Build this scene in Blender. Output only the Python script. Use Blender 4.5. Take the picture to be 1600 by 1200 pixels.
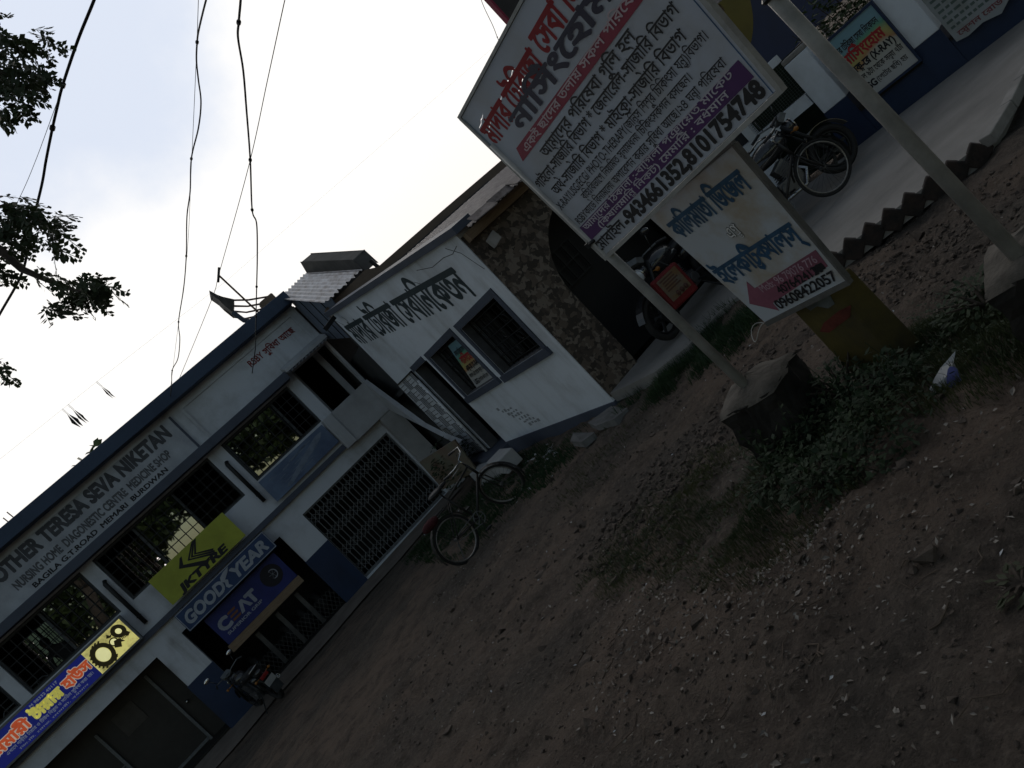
import bpy, bmesh, math, random
from math import sin, cos, pi, radians, sqrt, atan2
from mathutils import Vector, Matrix, noise, geometry
S = bpy.context.scene
for o in list(bpy.data.objects):
    bpy.data.objects.remove(o)
COL = S.collection
V = Vector
random.seed(7)

# ------------------------------------------------------------------ camera
CAM_POS = V((0, 0, 1.6))
F_PX = 1230.0                                   # focal length for a 1600 px wide picture
ROLL, PITCH, YAW = radians(43.96), radians(5.329), radians(20.877)
FW = V((sin(YAW) * cos(PITCH), cos(YAW) * cos(PITCH), -sin(PITCH)))
RT = V((cos(YAW), -sin(YAW), 0.0))
UP0 = RT.cross(FW)
IR = RT * cos(ROLL) - UP0 * sin(ROLL)           # picture right, in the world
IU = RT * sin(ROLL) + UP0 * cos(ROLL)           # picture up
cam = bpy.data.cameras.new('camera')
cam.sensor_width = 36.0
cam.lens = 36.0 * F_PX / 1600.0
cam.clip_end = 2000
cam.clip_start = 0.05
cam_o = bpy.data.objects.new('camera', cam)
COL.objects.link(cam_o)
cam_o.matrix_world = Matrix(((IR.x, IU.x, -FW.x, CAM_POS.x), (IR.y, IU.y, -FW.y, CAM_POS.y),
                             (IR.z, IU.z, -FW.z, CAM_POS.z), (0, 0, 0, 1)))
S.camera = cam_o

# ------------------------------------------------------------------ sky, sun, exposure
SUN_AZ, SUN_EL = radians(24), radians(12)
SUN_DIR = V((sin(SUN_AZ) * cos(SUN_EL), cos(SUN_AZ) * cos(SUN_EL), sin(SUN_EL)))
S.view_settings.view_transform = 'Standard'
S.view_settings.look = 'None'
S.view_settings.exposure = 0.0
S.view_settings.gamma = 1.0
W = bpy.data.worlds.new('World')
S.world = W
W.use_nodes = True
nt = W.node_tree
nt.nodes.clear()
def wn(t, **k):
    n = nt.nodes.new(t)
    for a, b in k.items():
        setattr(n, a, b)
    return n
out = wn('ShaderNodeOutputWorld')
bg = wn('ShaderNodeBackground')
bg.inputs['Strength'].default_value = 0.1
sky = wn('ShaderNodeTexSky', sky_type='NISHITA', sun_disc=False)
sky.sun_elevation = SUN_EL
sky.sun_rotation = SUN_AZ
sky.air_density = 1.2
sky.dust_density = 2.0
tc = wn('ShaderNodeTexCoord')
dot = wn('ShaderNodeVectorMath', operation='DOT_PRODUCT')
dot.inputs[1].default_value = SUN_DIR
nt.links.new(tc.outputs['Generated'], dot.inputs[0])
near = wn('ShaderNodeMapRange', interpolation_type='SMOOTHSTEP')   # bright cloud bank round the hidden sun, clear dusk sky behind the camera
near.inputs['From Min'].default_value = 0.35
near.inputs['From Max'].default_value = 0.86
near.inputs['To Min'].default_value = 0.05
near.inputs['To Max'].default_value = 1.0
nt.links.new(dot.outputs['Value'], near.inputs['Value'])
nz = wn('ShaderNodeTexNoise')
nz.inputs['Scale'].default_value = 5.5
nz.inputs['Detail'].default_value = 8
nz.inputs['Roughness'].default_value = 0.55
nt.links.new(tc.outputs['Generated'], nz.inputs['Vector'])
sepd = wn('ShaderNodeSeparateXYZ')
nt.links.new(tc.outputs['Generated'], sepd.inputs['Vector'])
elev = wn('ShaderNodeMapRange', interpolation_type='SMOOTHSTEP')
elev.inputs['From Min'].default_value = 0.05
elev.inputs['From Max'].default_value = 0.25
nt.links.new(sepd.outputs['Z'], elev.inputs['Value'])
warm = wn('ShaderNodeMix', data_type='RGBA')
warm.inputs['A'].default_value = (10.5, 9.7, 9.2, 1)
warm.inputs['B'].default_value = (10.8, 10.6, 10.3, 1)
nt.links.new(elev.outputs['Result'], warm.inputs['Factor'])
gap = wn('ShaderNodeVectorMath', operation='DOT_PRODUCT')          # a thinner, bluer patch of cloud high on the left
gap.inputs[1].default_value = V((0.19, 0.83, 0.52)).normalized()
nt.links.new(tc.outputs['Generated'], gap.inputs[0])
gadd = wn('ShaderNodeMath', operation='MULTIPLY_ADD')
gadd.inputs[1].default_value = 0.045
nt.links.new(nz.outputs['Fac'], gadd.inputs[0])
nt.links.new(gap.outputs['Value'], gadd.inputs[2])
gm_ = wn('ShaderNodeMapRange', interpolation_type='SMOOTHSTEP')
gm_.inputs['From Min'].default_value = 0.992
gm_.inputs['From Max'].default_value = 1.018
gm_.inputs['To Max'].default_value = 0.92
nt.links.new(gadd.outputs['Value'], gm_.inputs['Value'])
ccol = wn('ShaderNodeMix', data_type='RGBA')
ccol.inputs['B'].default_value = (7.1, 7.8, 9.2, 1)
nt.links.new(gm_.outputs['Result'], ccol.inputs['Factor'])
nt.links.new(warm.outputs['Result'], ccol.inputs['A'])
skm = wn('ShaderNodeMix', data_type='RGBA', blend_type='MULTIPLY')
skm.inputs['Factor'].default_value = 1.0
skm.inputs['B'].default_value = (0.95, 0.95, 0.95, 1)
nt.links.new(sky.outputs['Color'], skm.inputs['A'])
add = wn('ShaderNodeMix', data_type='RGBA')
nt.links.new(near.outputs['Result'], add.inputs['Factor'])
nt.links.new(skm.outputs['Result'], add.inputs['A'])
nt.links.new(ccol.outputs['Result'], add.inputs['B'])
nt.links.new(add.outputs['Result'], bg.inputs['Color'])
nt.links.new(bg.outputs['Background'], out.inputs['Surface'])

sl = bpy.data.lights.new('sun', 'SUN')
sl.energy = 0.5
sl.angle = radians(12)
sl.color = (1.0, 0.93, 0.84)
so = bpy.data.objects.new('sun', sl)
COL.objects.link(so)
so.rotation_euler = (-SUN_DIR).to_track_quat('-Z', 'Y').to_euler()
so.location = SUN_DIR * 60

# ------------------------------------------------------------------ measuring helpers (photograph pixel -> place on a plane)
def ray(px, py):
    return IR * ((px - 800) / F_PX) - IU * ((py - 600) / F_PX) + FW
def onY(px, py, y):
    d = ray(px, py); return CAM_POS + d * (y / d.y)
def onX(px, py, x):
    d = ray(px, py); return CAM_POS + d * (x / d.x)
def onD(px, py, dist):
    return CAM_POS + ray(px, py) * dist
def lerp(a, b, t):
    return a + (b - a) * t
def interp(x, xs, ys):
    if x <= xs[0]: return ys[0]
    for i in range(1, len(xs)):
        if x <= xs[i]:
            return lerp(ys[i - 1], ys[i], (x - xs[i - 1]) / (xs[i] - xs[i - 1]))
    return ys[-1]
def ground_h(x, y):
    h = interp(y, [-40, -3, 1.5, 2.5, 4, 6, 9, 12, 15, 17.2, 19, 60],
               [0.12, 0.10, 0.03, -0.03, -0.22, -0.33, -0.46, -0.62, -0.80, -0.93, -0.97, -1.0])
    k = min(1.0, max(0.0, (y - 4) / 4)) * min(1.0, max(0.0, (19 - y) / 3))
    return h + k * 0.042 * (max(-5.0, min(5.5, x)) - 3.4)
def onG(px, py):
    d = ray(px, py); t = 1.0
    for i in range(4000):
        p = CAM_POS + d * t
        if p.z <= ground_h(p.x, p.y): break
        t += 0.01
    return p

# ------------------------------------------------------------------ materials
def new_mat(name):
    m = bpy.data.materials.new(name)
    m.use_nodes = True
    return m, m.node_tree, m.node_tree.nodes['Principled BSDF']
MATS = {}
def mat(name, col, rough=0.7, var=0.25, scale=6.0, metal=0.0, bump=0.0, bscale=60.0, spec=0.3, stretch=(1, 1, 1), col2=None, thr=(0.35, 0.68), emit=0.0, coat=0.0):
    """painted / plain surface: base colour broken up by noise (dirt, wear), optional bump."""
    if name in MATS: return MATS[name]
    m, t, b = new_mat(name)
    N, L = t.nodes, t.links
    b.inputs['Roughness'].default_value = rough
    b.inputs['Metallic'].default_value = metal
    b.inputs['Specular IOR Level'].default_value = spec
    if coat: b.inputs['Coat Weight'].default_value = coat
    tc = N.new('ShaderNodeTexCoord'); mp = N.new('ShaderNodeMapping')
    mp.inputs['Scale'].default_value = stretch
    L.new(tc.outputs['Object'], mp.inputs['Vector'])
    nz = N.new('ShaderNodeTexNoise'); nz.inputs['Scale'].default_value = scale
    nz.inputs['Detail'].default_value = 8; nz.inputs['Roughness'].default_value = 0.62
    L.new(mp.outputs['Vector'], nz.inputs['Vector'])
    rg = N.new('ShaderNodeMapRange'); rg.inputs['From Min'].default_value = thr[0]; rg.inputs['From Max'].default_value = thr[1]
    L.new(nz.outputs['Fac'], rg.inputs['Value'])
    mx = N.new('ShaderNodeMix'); mx.data_type = 'RGBA'
    c = tuple(col) + (1,)
    c2 = (tuple(col2) if col2 else tuple(v * (1 - var) for v in col)) + (1,)
    mx.inputs['A'].default_value = c2; mx.inputs['B'].default_value = c
    L.new(rg.outputs['Result'], mx.inputs['Factor'])
    L.new(mx.outputs['Result'], b.inputs['Base Color'])
    if emit:
        L.new(mx.outputs['Result'], b.inputs['Emission Color']); b.inputs['Emission Strength'].default_value = emit
    if bump:
        nb = N.new('ShaderNodeTexNoise'); nb.inputs['Scale'].default_value = bscale; nb.inputs['Detail'].default_value = 5
        L.new(tc.outputs['Object'], nb.inputs['Vector'])
        bp = N.new('ShaderNodeBump'); bp.inputs['Strength'].default_value = bump; bp.inputs['Distance'].default_value = 0.02
        L.new(nb.outputs['Fac'], bp.inputs['Height']); L.new(bp.outputs['Normal'], b.inputs['Normal'])
    MATS[name] = m
    return m

def wall_mat(name, col, dirt, rough=0.85, amount=0.55, streak=0.5):
    """limewashed wall: blotchy dirt plus runs of rain streaks."""
    m, t, b = new_mat(name)
    N, L = t.nodes, t.links
    b.inputs['Roughness'].default_value = rough
    b.inputs['Specular IOR Level'].default_value = 0.2
    tc = N.new('ShaderNodeTexCoord')
    n1 = N.new('ShaderNodeTexNoise'); n1.inputs['Scale'].default_value = 1.1; n1.inputs['Detail'].default_value = 9; n1.inputs['Roughness'].default_value = 0.65
    L.new(tc.outputs['Object'], n1.inputs['Vector'])
    mp = N.new('ShaderNodeMapping'); mp.inputs['Scale'].default_value = (3.6, 3.6, 0.4)
    L.new(tc.outputs['Object'], mp.inputs['Vector'])
    n2 = N.new('ShaderNodeTexNoise'); n2.inputs['Scale'].default_value = 1.0; n2.inputs['Detail'].default_value = 9; n2.inputs['Roughness'].default_value = 0.68
    L.new(mp.outputs['Vector'], n2.inputs['Vector'])
    r1 = N.new('ShaderNodeMapRange'); r1.inputs['From Min'].default_value = 0.45; r1.inputs['From Max'].default_value = 0.78; r1.inputs['To Max'].default_value = amount
    r2 = N.new('ShaderNodeMapRange'); r2.inputs['From Min'].default_value = 0.5; r2.inputs['From Max'].default_value = 0.8; r2.inputs['To Max'].default_value = streak
    L.new(n1.outputs['Fac'], r1.inputs['Value']); L.new(n2.outputs['Fac'], r2.inputs['Value'])
    n3 = N.new('ShaderNodeTexNoise'); n3.inputs['Scale'].default_value = 0.55; n3.inputs['Detail'].default_value = 3; L.new(tc.outputs['Object'], n3.inputs['Vector'])
    r3 = N.new('ShaderNodeMapRange'); r3.inputs['From Min'].default_value = 0.4; r3.inputs['From Max'].default_value = 0.62; L.new(n3.outputs['Fac'], r3.inputs['Value'])
    pr = N.new('ShaderNodeMath'); pr.operation = 'MULTIPLY'; L.new(r2.outputs['Result'], pr.inputs[0]); L.new(r3.outputs['Result'], pr.inputs[1])
    ad = N.new('ShaderNodeMath'); ad.operation = 'ADD'; ad.use_clamp = True
    L.new(r1.outputs['Result'], ad.inputs[0]); L.new(pr.outputs['Value'], ad.inputs[1])
    mx = N.new('ShaderNodeMix'); mx.data_type = 'RGBA'
    mx.inputs['A'].default_value = tuple(col) + (1,); mx.inputs['B'].default_value = tuple(dirt) + (1,)
    L.new(ad.outputs['Value'], mx.inputs['Factor']); L.new(mx.outputs['Result'], b.inputs['Base Color'])
    nb = N.new('ShaderNodeTexNoise'); nb.inputs['Scale'].default_value = 35; nb.inputs['Detail'].default_value = 6
    L.new(tc.outputs['Object'], nb.inputs['Vector'])
    bp = N.new('ShaderNodeBump'); bp.inputs['Strength'].default_value = 0.25; bp.inputs['Distance'].default_value = 0.01
    L.new(nb.outputs['Fac'], bp.inputs['Height']); L.new(bp.outputs['Normal'], b.inputs['Normal'])
    MATS[name] = m
    return m

def glass_mat(name, tint=0.35, refl=0.4, col=(0.75, 0.82, 0.85)):
    m = bpy.data.materials.new(name); m.use_nodes = True
    t = m.node_tree; N, L = t.nodes, t.links; N.clear()
    o = N.new('ShaderNodeOutputMaterial'); tr = N.new('ShaderNodeBsdfTransparent'); gl = N.new('ShaderNodeBsdfGlossy')
    tr.inputs['Color'].default_value = (tint, tint, tint, 1)
    gl.inputs['Color'].default_value = tuple(col) + (1,); gl.inputs['Roughness'].default_value = 0.015
    mx = N.new('ShaderNodeMixShader'); mx.inputs['Fac'].default_value = refl
    L.new(tr.outputs[0], mx.inputs[1]); L.new(gl.outputs[0], mx.inputs[2]); L.new(mx.outputs[0], o.inputs['Surface'])
    MATS[name] = m
    return m

def leaf_mat(name, c1, c2, rough=0.55, transl=0.35, scale=3.0):
    m = bpy.data.materials.new(name); m.use_nodes = True
    t = m.node_tree; N, L = t.nodes, t.links
    b = N['Principled BSDF']; o = N['Material Output']
    b.inputs['Roughness'].default_value = rough; b.inputs['Specular IOR Level'].default_value = 0.35
    tc = N.new('ShaderNodeTexCoord'); nz = N.new('ShaderNodeTexNoise'); nz.inputs['Scale'].default_value = scale; nz.inputs['Detail'].default_value = 4
    L.new(tc.outputs['Object'], nz.inputs['Vector'])
    rp = N.new('ShaderNodeMapRange'); rp.inputs['From Min'].default_value = 0.35; rp.inputs['From Max'].default_value = 0.65
    L.new(nz.outputs['Fac'], rp.inputs['Value'])
    mx = N.new('ShaderNodeMix'); mx.data_type = 'RGBA'
    mx.inputs['A'].default_value = tuple(c1) + (1,); mx.inputs['B'].default_value = tuple(c2) + (1,)
    L.new(rp.outputs['Result'], mx.inputs['Factor']); L.new(mx.outputs['Result'], b.inputs['Base Color'])
    tl = N.new('ShaderNodeBsdfTranslucent'); L.new(mx.outputs['Result'], tl.inputs['Color'])
    ms = N.new('ShaderNodeMixShader'); ms.inputs['Fac'].default_value = transl
    L.new(b.outputs[0], ms.inputs[1]); L.new(tl.outputs[0], ms.inputs[2]); L.new(ms.outputs[0], o.inputs['Surface'])
    MATS[name] = m
    return m

def flex_mat(name, col, dirt, transl=0.45, dirt_amt=0.5, scale=3.0):
    """printed vinyl sheet: glossy, lets some light through from behind."""
    m = bpy.data.materials.new(name); m.use_nodes = True
    t = m.node_tree; N, L = t.nodes, t.links
    b = N['Principled BSDF']; o = N['Material Output']
    b.inputs['Roughness'].default_value = 0.45; b.inputs['Specular IOR Level'].default_value = 0.25
    tc = N.new('ShaderNodeTexCoord'); nz = N.new('ShaderNodeTexNoise'); nz.inputs['Scale'].default_value = scale; nz.inputs['Detail'].default_value = 8; nz.inputs['Roughness'].default_value = 0.65
    L.new(tc.outputs['Object'], nz.inputs['Vector'])
    rp = N.new('ShaderNodeMapRange'); rp.inputs['From Min'].default_value = 0.45; rp.inputs['From Max'].default_value = 0.75; rp.inputs['To Max'].default_value = dirt_amt
    L.new(nz.outputs['Fac'], rp.inputs['Value'])
    mx = N.new('ShaderNodeMix'); mx.data_type = 'RGBA'
    mx.inputs['A'].default_value = tuple(col) + (1,); mx.inputs['B'].default_value = tuple(dirt) + (1,)
    L.new(rp.outputs['Result'], mx.inputs['Factor']); L.new(mx.outputs['Result'], b.inputs['Base Color'])
    tl = N.new('ShaderNodeBsdfTranslucent'); L.new(mx.outputs['Result'], tl.inputs['Color'])
    ms = N.new('ShaderNodeMixShader'); ms.inputs['Fac'].default_value = transl
    L.new(b.outputs[0], ms.inputs[1]); L.new(tl.outputs[0], ms.inputs[2]); L.new(ms.outputs[0], o.inputs['Surface'])
    nb = N.new('ShaderNodeTexNoise'); nb.inputs['Scale'].default_value = 2.2; nb.inputs['Detail'].default_value = 2
    L.new(tc.outputs['Object'], nb.inputs['Vector'])
    bp = N.new('ShaderNodeBump'); bp.inputs['Strength'].default_value = 0.35; bp.inputs['Distance'].default_value = 0.05
    L.new(nb.outputs['Fac'], bp.inputs['Height']); L.new(bp.outputs['Normal'], b.inputs['Normal'])
    MATS[name] = m
    return m

white_wall = wall_mat('white_limewash', (0.66, 0.69, 0.74), (0.27, 0.255, 0.235), amount=0.55, streak=0.5)
facade_wall = wall_mat('facade_limewash', (0.52, 0.545, 0.59), (0.20, 0.19, 0.18), amount=0.65, streak=0.7)
grey_wall = wall_mat('grey_cement_wash', (0.36, 0.36, 0.36), (0.17, 0.16, 0.15))
porch_wall = wall_mat('porch_limewash', (0.40, 0.41, 0.43), (0.2, 0.19, 0.18), streak=0.6)
blue_band = wall_mat('dark_blue_paint', (0.045, 0.066, 0.11), (0.025, 0.033, 0.055), rough=0.55)
slate_blue = wall_mat('slate_blue_paint', (0.072, 0.083, 0.112), (0.04, 0.043, 0.052), rough=0.7)
dado_blue = wall_mat('dado_blue_paint', (0.022, 0.036, 0.078), (0.014, 0.017, 0.028), rough=0.5)
brown_wall = wall_mat('weathered_brown_wall', (0.17, 0.125, 0.095), (0.06, 0.05, 0.045))
concrete = mat('concrete', (0.30, 0.28, 0.26), 0.9, 0.35, 3.0, bump=0.3, bscale=40)
drive_con = mat('driveway_concrete', (0.27, 0.25, 0.23), 0.85, 0.35, 1.1, bump=0.25, bscale=25)
dark_con = mat('shade_dark_concrete', (0.024, 0.021, 0.018), 0.92, 0.55, 5.0, bump=0.5, bscale=30)  # near-black: the shade on the post blocks' sides is put into this colour
dark_room = mat('interior_gloom', (0.06, 0.06, 0.062), 0.9, 0.3, 2.0)  # gloom of the unlit rooms put into the wall colour
room_paint = mat('room_paint', (0.16, 0.17, 0.16), 0.9, 0.3, 2.0)
iron_black = mat('black_iron', (0.025, 0.026, 0.028), 0.5, 0.3, 20, metal=0.4)
iron_grey = mat('grey_painted_iron', (0.16, 0.17, 0.18), 0.5, 0.35, 15, metal=0.2)
iron_white = mat('white_painted_iron', (0.72, 0.74, 0.78), 0.5, 0.3, 12)
post_paint = mat('grey_post_paint', (0.36, 0.355, 0.345), 0.5, 0.35, 9, bump=0.1, metal=0.1)
rubber = mat('tyre_rubber', (0.022, 0.021, 0.021), 0.75, 0.3, 30)
chrome = mat('chrome', (0.38, 0.38, 0.38), 0.22, 0.1, 20, metal=1.0)
black_paint = mat('black_gloss_paint', (0.018, 0.018, 0.02), 0.25, 0.2, 9, coat=0.4, spec=0.5)
black_seat = mat('black_vinyl', (0.02, 0.02, 0.022), 0.45, 0.2, 25, bump=0.15)
rust = mat('rusty_iron', (0.13, 0.075, 0.05), 0.85, 0.5, 25)
wire_m = mat('cable_black', (0.018, 0.017, 0.017), 0.6, 0.2, 20)
wood = mat('bare_timber', (0.24, 0.17, 0.11), 0.75, 0.35, 6, stretch=(1, 1, 8))
bark = mat('bark', (0.085, 0.065, 0.05), 0.95, 0.5, 8, bump=0.8, bscale=14, stretch=(3, 3, 0.6))
glass_ref = glass_mat('window_glass', 0.30, 0.42)

# ------------------------------------------------------------------ mesh builder and scene tree
class MB:
    def __init__(s):
        s.v = []; s.f = []; s.mi = []; s.m = 0
    def add(s, verts, faces):
        b = len(s.v); s.v += [tuple(p) for p in verts]
        for f in faces:
            s.f.append(tuple(b + i for i in f)); s.mi.append(s.m)
        return s
    def box(s, x0, x1, y0, y1, z0, z1):
        return s.hexa([(x0, y0, z0), (x1, y0, z0), (x1, y1, z0), (x0, y1, z0), (x0, y0, z1), (x1, y0, z1), (x1, y1, z1), (x0, y1, z1)])
    def hexa(s, p):
        return s.add(p, [(0, 3, 2, 1), (4, 5, 6, 7), (0, 1, 5, 4), (1, 2, 6, 5), (2, 3, 7, 6), (3, 0, 4, 7)])
    def obox(s, c, u, v, w):
        c, u, v, w = V(c), V(u), V(v), V(w)
        return s.hexa([c - u - v - w, c + u - v - w, c + u + v - w, c - u + v - w, c - u - v + w, c + u - v + w, c + u + v + w, c - u + v + w])
    def beam(s, a, b, w, h, up=(0, 0, 1)):
        a, b = V(a), V(b); d = (b - a).normalized(); r = d.cross(V(up))
        if r.length < 1e-4: r = d.cross(V((0, 1, 0)))
        r.normalize(); u = r.cross(d)
        return s.obox((a + b) / 2, d * ((b - a).length / 2), r * (w / 2), u * (h / 2))
    def quad(s, a, b, c, d):
        return s.add([a, b, c, d], [(0, 1, 2, 3)])
    def prism(s, poly, off):
        """closed prism: polygon (list of points) swept by off; concave outlines are triangulated."""
        n = len(poly); off = V(off); P = [V(p) for p in poly]
        tri = geometry.tessellate_polygon([P])
        vs = P + [p + off for p in P]
        fs = [tuple(t) for t in tri] + [tuple(n + i for i in reversed(t)) for t in tri]
        fs += [(i, (i + 1) % n, n + (i + 1) % n, n + i) for i in range(n)]
        return s.add(vs, fs)
    def tube(s, pts, r, n=8, cap=True):
        pts = [V(p) for p in pts]; rs = r if isinstance(r, (list, tuple)) else [r] * len(pts)
        base = len(s.v); prev = None
        for i, p in enumerate(pts):
            d = (pts[min(i + 1, len(pts) - 1)] - pts[max(i - 1, 0)])
            if d.length < 1e-9: d = V((0, 0, 1))
            d.normalize()
            if prev is None:
                a = d.cross(V((0, 0, 1)))
                if a.length < 1e-3: a = d.cross(V((0, 1, 0)))
            else:
                a = prev - d * prev.dot(d)
                if a.length < 1e-5: a = d.orthogonal()
            a.normalize(); prev = a; b = d.cross(a)
            for k in range(n):
                t = 2 * pi * k / n
                s.v.append(tuple(p + (a * cos(t) + b * sin(t)) * rs[i]))
        for i in range(len(pts) - 1):
            for k in range(n):
                k2 = (k + 1) % n
                s.f.append((base + i * n + k, base + i * n + k2, base + (i + 1) * n + k2, base + (i + 1) * n + k)); s.mi.append(s.m)
        if cap:
            s.f.append(tuple(base + k for k in reversed(range(n)))); s.mi.append(s.m)
            e = base + (len(pts) - 1) * n
            s.f.append(tuple(e + k for k in range(n))); s.mi.append(s.m)
        return s
    def ring(s, c, ax, R, r, n=28, m=8, sq=1.0):
        """torus round axis ax; sq<1 narrows it along the axis."""
        c, ax = V(c), V(ax).normalized(); a = ax.orthogonal().normalized(); b = ax.cross(a); base = len(s.v)
        for i in range(n):
            t = 2 * pi * i / n; d = a * cos(t) + b * sin(t)
            for k in range(m):
                q = 2 * pi * k / m
                s.v.append(tuple(c + d * (R + r * cos(q)) + ax * (r * sq * sin(q))))
        for i in range(n):
            for k in range(m):
                i2, k2 = (i + 1) % n, (k + 1) % m
                s.f.append((base + i * m + k, base + i2 * m + k, base + i2 * m + k2, base + i * m + k2)); s.mi.append(s.m)
        return s
    def ell(s, c, ax, n=12, m=8, rot=None):
        c = V(c); rot = rot or Matrix.Identity(3); base = len(s.v)
        for j in range(m + 1):
            ph = -pi / 2 + pi * j / m
            for i in range(n):
                t = 2 * pi * i / n
                s.v.append(tuple(c + rot @ V((ax[0] * cos(ph) * cos(t), ax[1] * cos(ph) * sin(t), ax[2] * sin(ph)))))
        for j in range(m):
            for i in range(n):
                i2 = (i + 1) % n
                s.f.append((base + j * n + i, base + j * n + i2, base + (j + 1) * n + i2, base + (j + 1) * n + i)); s.mi.append(s.m)
        return s
    def disc(s, c, ax, r, n=20, th=0.01):
        c, ax = V(c), V(ax).normalized()
        return s.tube([c - ax * th / 2, c + ax * th / 2], r, n)
    def build(s, name, m, parent=None, smooth=False, bevel=0.0):
        me = bpy.data.meshes.new(name)
        me.from_pydata(s.v, [], s.f)
        ms = m if isinstance(m, (list, tuple)) else [m]
        for q in ms: me.materials.append(q)
        if len(ms) > 1: me.polygons.foreach_set('material_index', s.mi)
        if smooth: me.polygons.foreach_set('use_smooth', [True] * len(me.polygons))
        me.update()
        o = bpy.data.objects.new(name, me); COL.objects.link(o)
        if bevel:
            b = o.modifiers.new('edge', 'BEVEL'); b.width = bevel; b.segments = 2; b.limit_method = 'ANGLE'
        if parent is not None: adopt(o, parent)
        return o
LOC = {}
def adopt(o, parent):
    o.parent = parent
    o.matrix_parent_inverse = Matrix.Translation(-LOC.get(parent.name, V((0, 0, 0))))
    LOC[o.name] = V((0, 0, 0))
def tag(o, label=None, cat=None, group=None, kind=None):
    if label: o['label'] = label
    if cat: o['category'] = cat
    if group: o['group'] = group
    if kind: o['kind'] = kind
    return o
def thing(name, label, cat, loc=(0, 0, 0), group=None):
    o = bpy.data.objects.new(name, None); o.empty_display_size = 0.2
    COL.objects.link(o); o.location = loc; LOC[o.name] = V(loc)
    return tag(o, label, cat, group)
def copy_tree(o, parent=None):
    c = o.copy(); COL.objects.link(c)
    if parent is not None:
        c.parent = parent
    for ch in [q for q in bpy.data.objects if q.parent == o]:
        copy_tree(ch, c)
    return c

# ------------------------------------------------------------------ lettering: outlines of the built-in face, one small mesh per line of writing
GL = {}
_cu = bpy.data.curves.new('lettering', 'FONT'); _cu.resolution_u = 3
_to = bpy.data.objects.new('lettering', _cu); COL.objects.link(_to)
def _outline(txt):
    _cu.body = txt
    bpy.context.view_layer.update()
    dg = bpy.context.evaluated_depsgraph_get()
    c = _to.evaluated_get(dg).to_curve(dg)
    res = []
    for sp in c.splines:
        bp = sp.bezier_points; n = len(bp); pts = []
        for i in range(n):
            a, b = bp[i], bp[(i + 1) % n]
            if (a.handle_right - a.co).length < 1e-6 and (b.handle_left - b.co).length < 1e-6:
                pts.append(a.co.copy())
            else:
                pts += geometry.interpolate_bezier(a.co, a.handle_right, b.handle_left, b.co, 5)[:-1]
        q = []
        for p in pts:
            if not q or (p - q[-1]).length > 1e-4: q.append(V((p.x, p.y, 0)))
        if len(q) > 2: res.append(q)
    _to.evaluated_get(dg).to_curve_clear()
    return res
def _maxx(txt):
    return max((p.x for c in _outline(txt) for p in c), default=0.0)
_base = None
def glyph(ch):
    global _base
    if ch in GL: return GL[ch]
    if _base is None: _base = _maxx('HH')
    adv = _maxx('H' + ch + 'H') - _base
    cs = _outline(ch)
    GL[ch] = (cs, adv)
    return GL[ch]
CONS = set('কখগঘঙচছজঝঞটঠডঢণতথদধনপফবভমযরলশষসহ\u09dc\u09dd\u09df')
def bn(s):
    """visual order for Bengali: vowel signs that stand before their letter, conjuncts as small subjoined letters."""
    s = s.replace('\u09a1\u09bc', '\u09dc').replace('\u09af\u09bc', '\u09df')
    r = ''; i = 0
    while i < len(s):
        c = s[i]
        if c in CONS:
            cl = [c]; i += 1
            while i + 1 < len(s) and s[i] == '\u09cd' and s[i + 1] in CONS:
                cl.append(s[i + 1]); i += 2
            pre = post = ''
            while i < len(s) and s[i] in 'ািীুূৃেৈোৌঁ':
                v = s[i]; i += 1
                if v in 'িেৈ': pre += v
                elif v == 'ো': pre += 'ে'; post += 'া'
                elif v == 'ৌ': pre += 'ে'; post += '\u09d7'
                else: post += v
            reph = ''
            if cl[0] == 'র' and len(cl) > 1: reph = '\x01'; cl = cl[1:]
            body = cl[0]
            for d in cl[1:]:
                body += '\x02' if d == 'র' else ('\x04' if d == 'য' else '\x03' + d)
            r += pre + body + reph + post
        else:
            r += c; i += 1
    return r
FILL = {}
def fill(cs, key, bold):
    """faces of one glyph: outlines triangulated together, kept where they wind round; bold adds a ribbon along every edge"""
    if key in FILL: return FILL[key]
    res = []
    if cs:
        pts, edges, loops = [], [], []
        for c in cs:
            q = [p for k, p in enumerate(c) if (p - c[k - 1]).length > 0.003]
            b0 = len(pts); n = len(q)
            pts += [p.to_2d() for p in q]; edges += [(b0 + k, b0 + (k + 1) % n) for k in range(n)]; loops.append(q)
        vs, _, fs, _, _, _ = geometry.delaunay_2d_cdt(pts, edges, [], 0, 1e-5)
        def winding(x, y):
            w = 0
            for q in loops:
                for k in range(len(q)):
                    a, b = q[k - 1], q[k]
                    if a.y <= y < b.y or b.y <= y < a.y:
                        if a.x + (y - a.y) * (b.x - a.x) / (b.y - a.y) > x: w += 1 if b.y > a.y else -1
            return w
        keep = []
        for f in fs:
            c = (vs[f[0]] + vs[f[1]] + vs[f[2]]) / 3
            if winding(c.x, c.y): keep.append(tuple(f))
        res.append(([V((v.x, v.y, 0)) for v in vs], keep))
        if bold:
            rv_, rf = [], []; z = 0
            for q in loops:
                for k in range(len(q)):
                    a, b = q[k - 1], q[k]; d = (b - a)
                    if d.length < 1e-6: continue
                    d.normalize(); nn = V((-d.y, d.x, 0)) * bold; e = d * (bold * 0.45); z = (z + 1) % 11; h = V((0, 0, 0.0002 + z * 0.00015))
                    m_ = len(rv_); rv_ += [a - e - nn + h, b + e - nn + h, b + e + nn + h, a - e + nn + h]; rf.append((m_, m_ + 1, m_ + 2, m_ + 3))
            res.append((rv_, rf))
    FILL[key] = res
    return res
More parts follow.
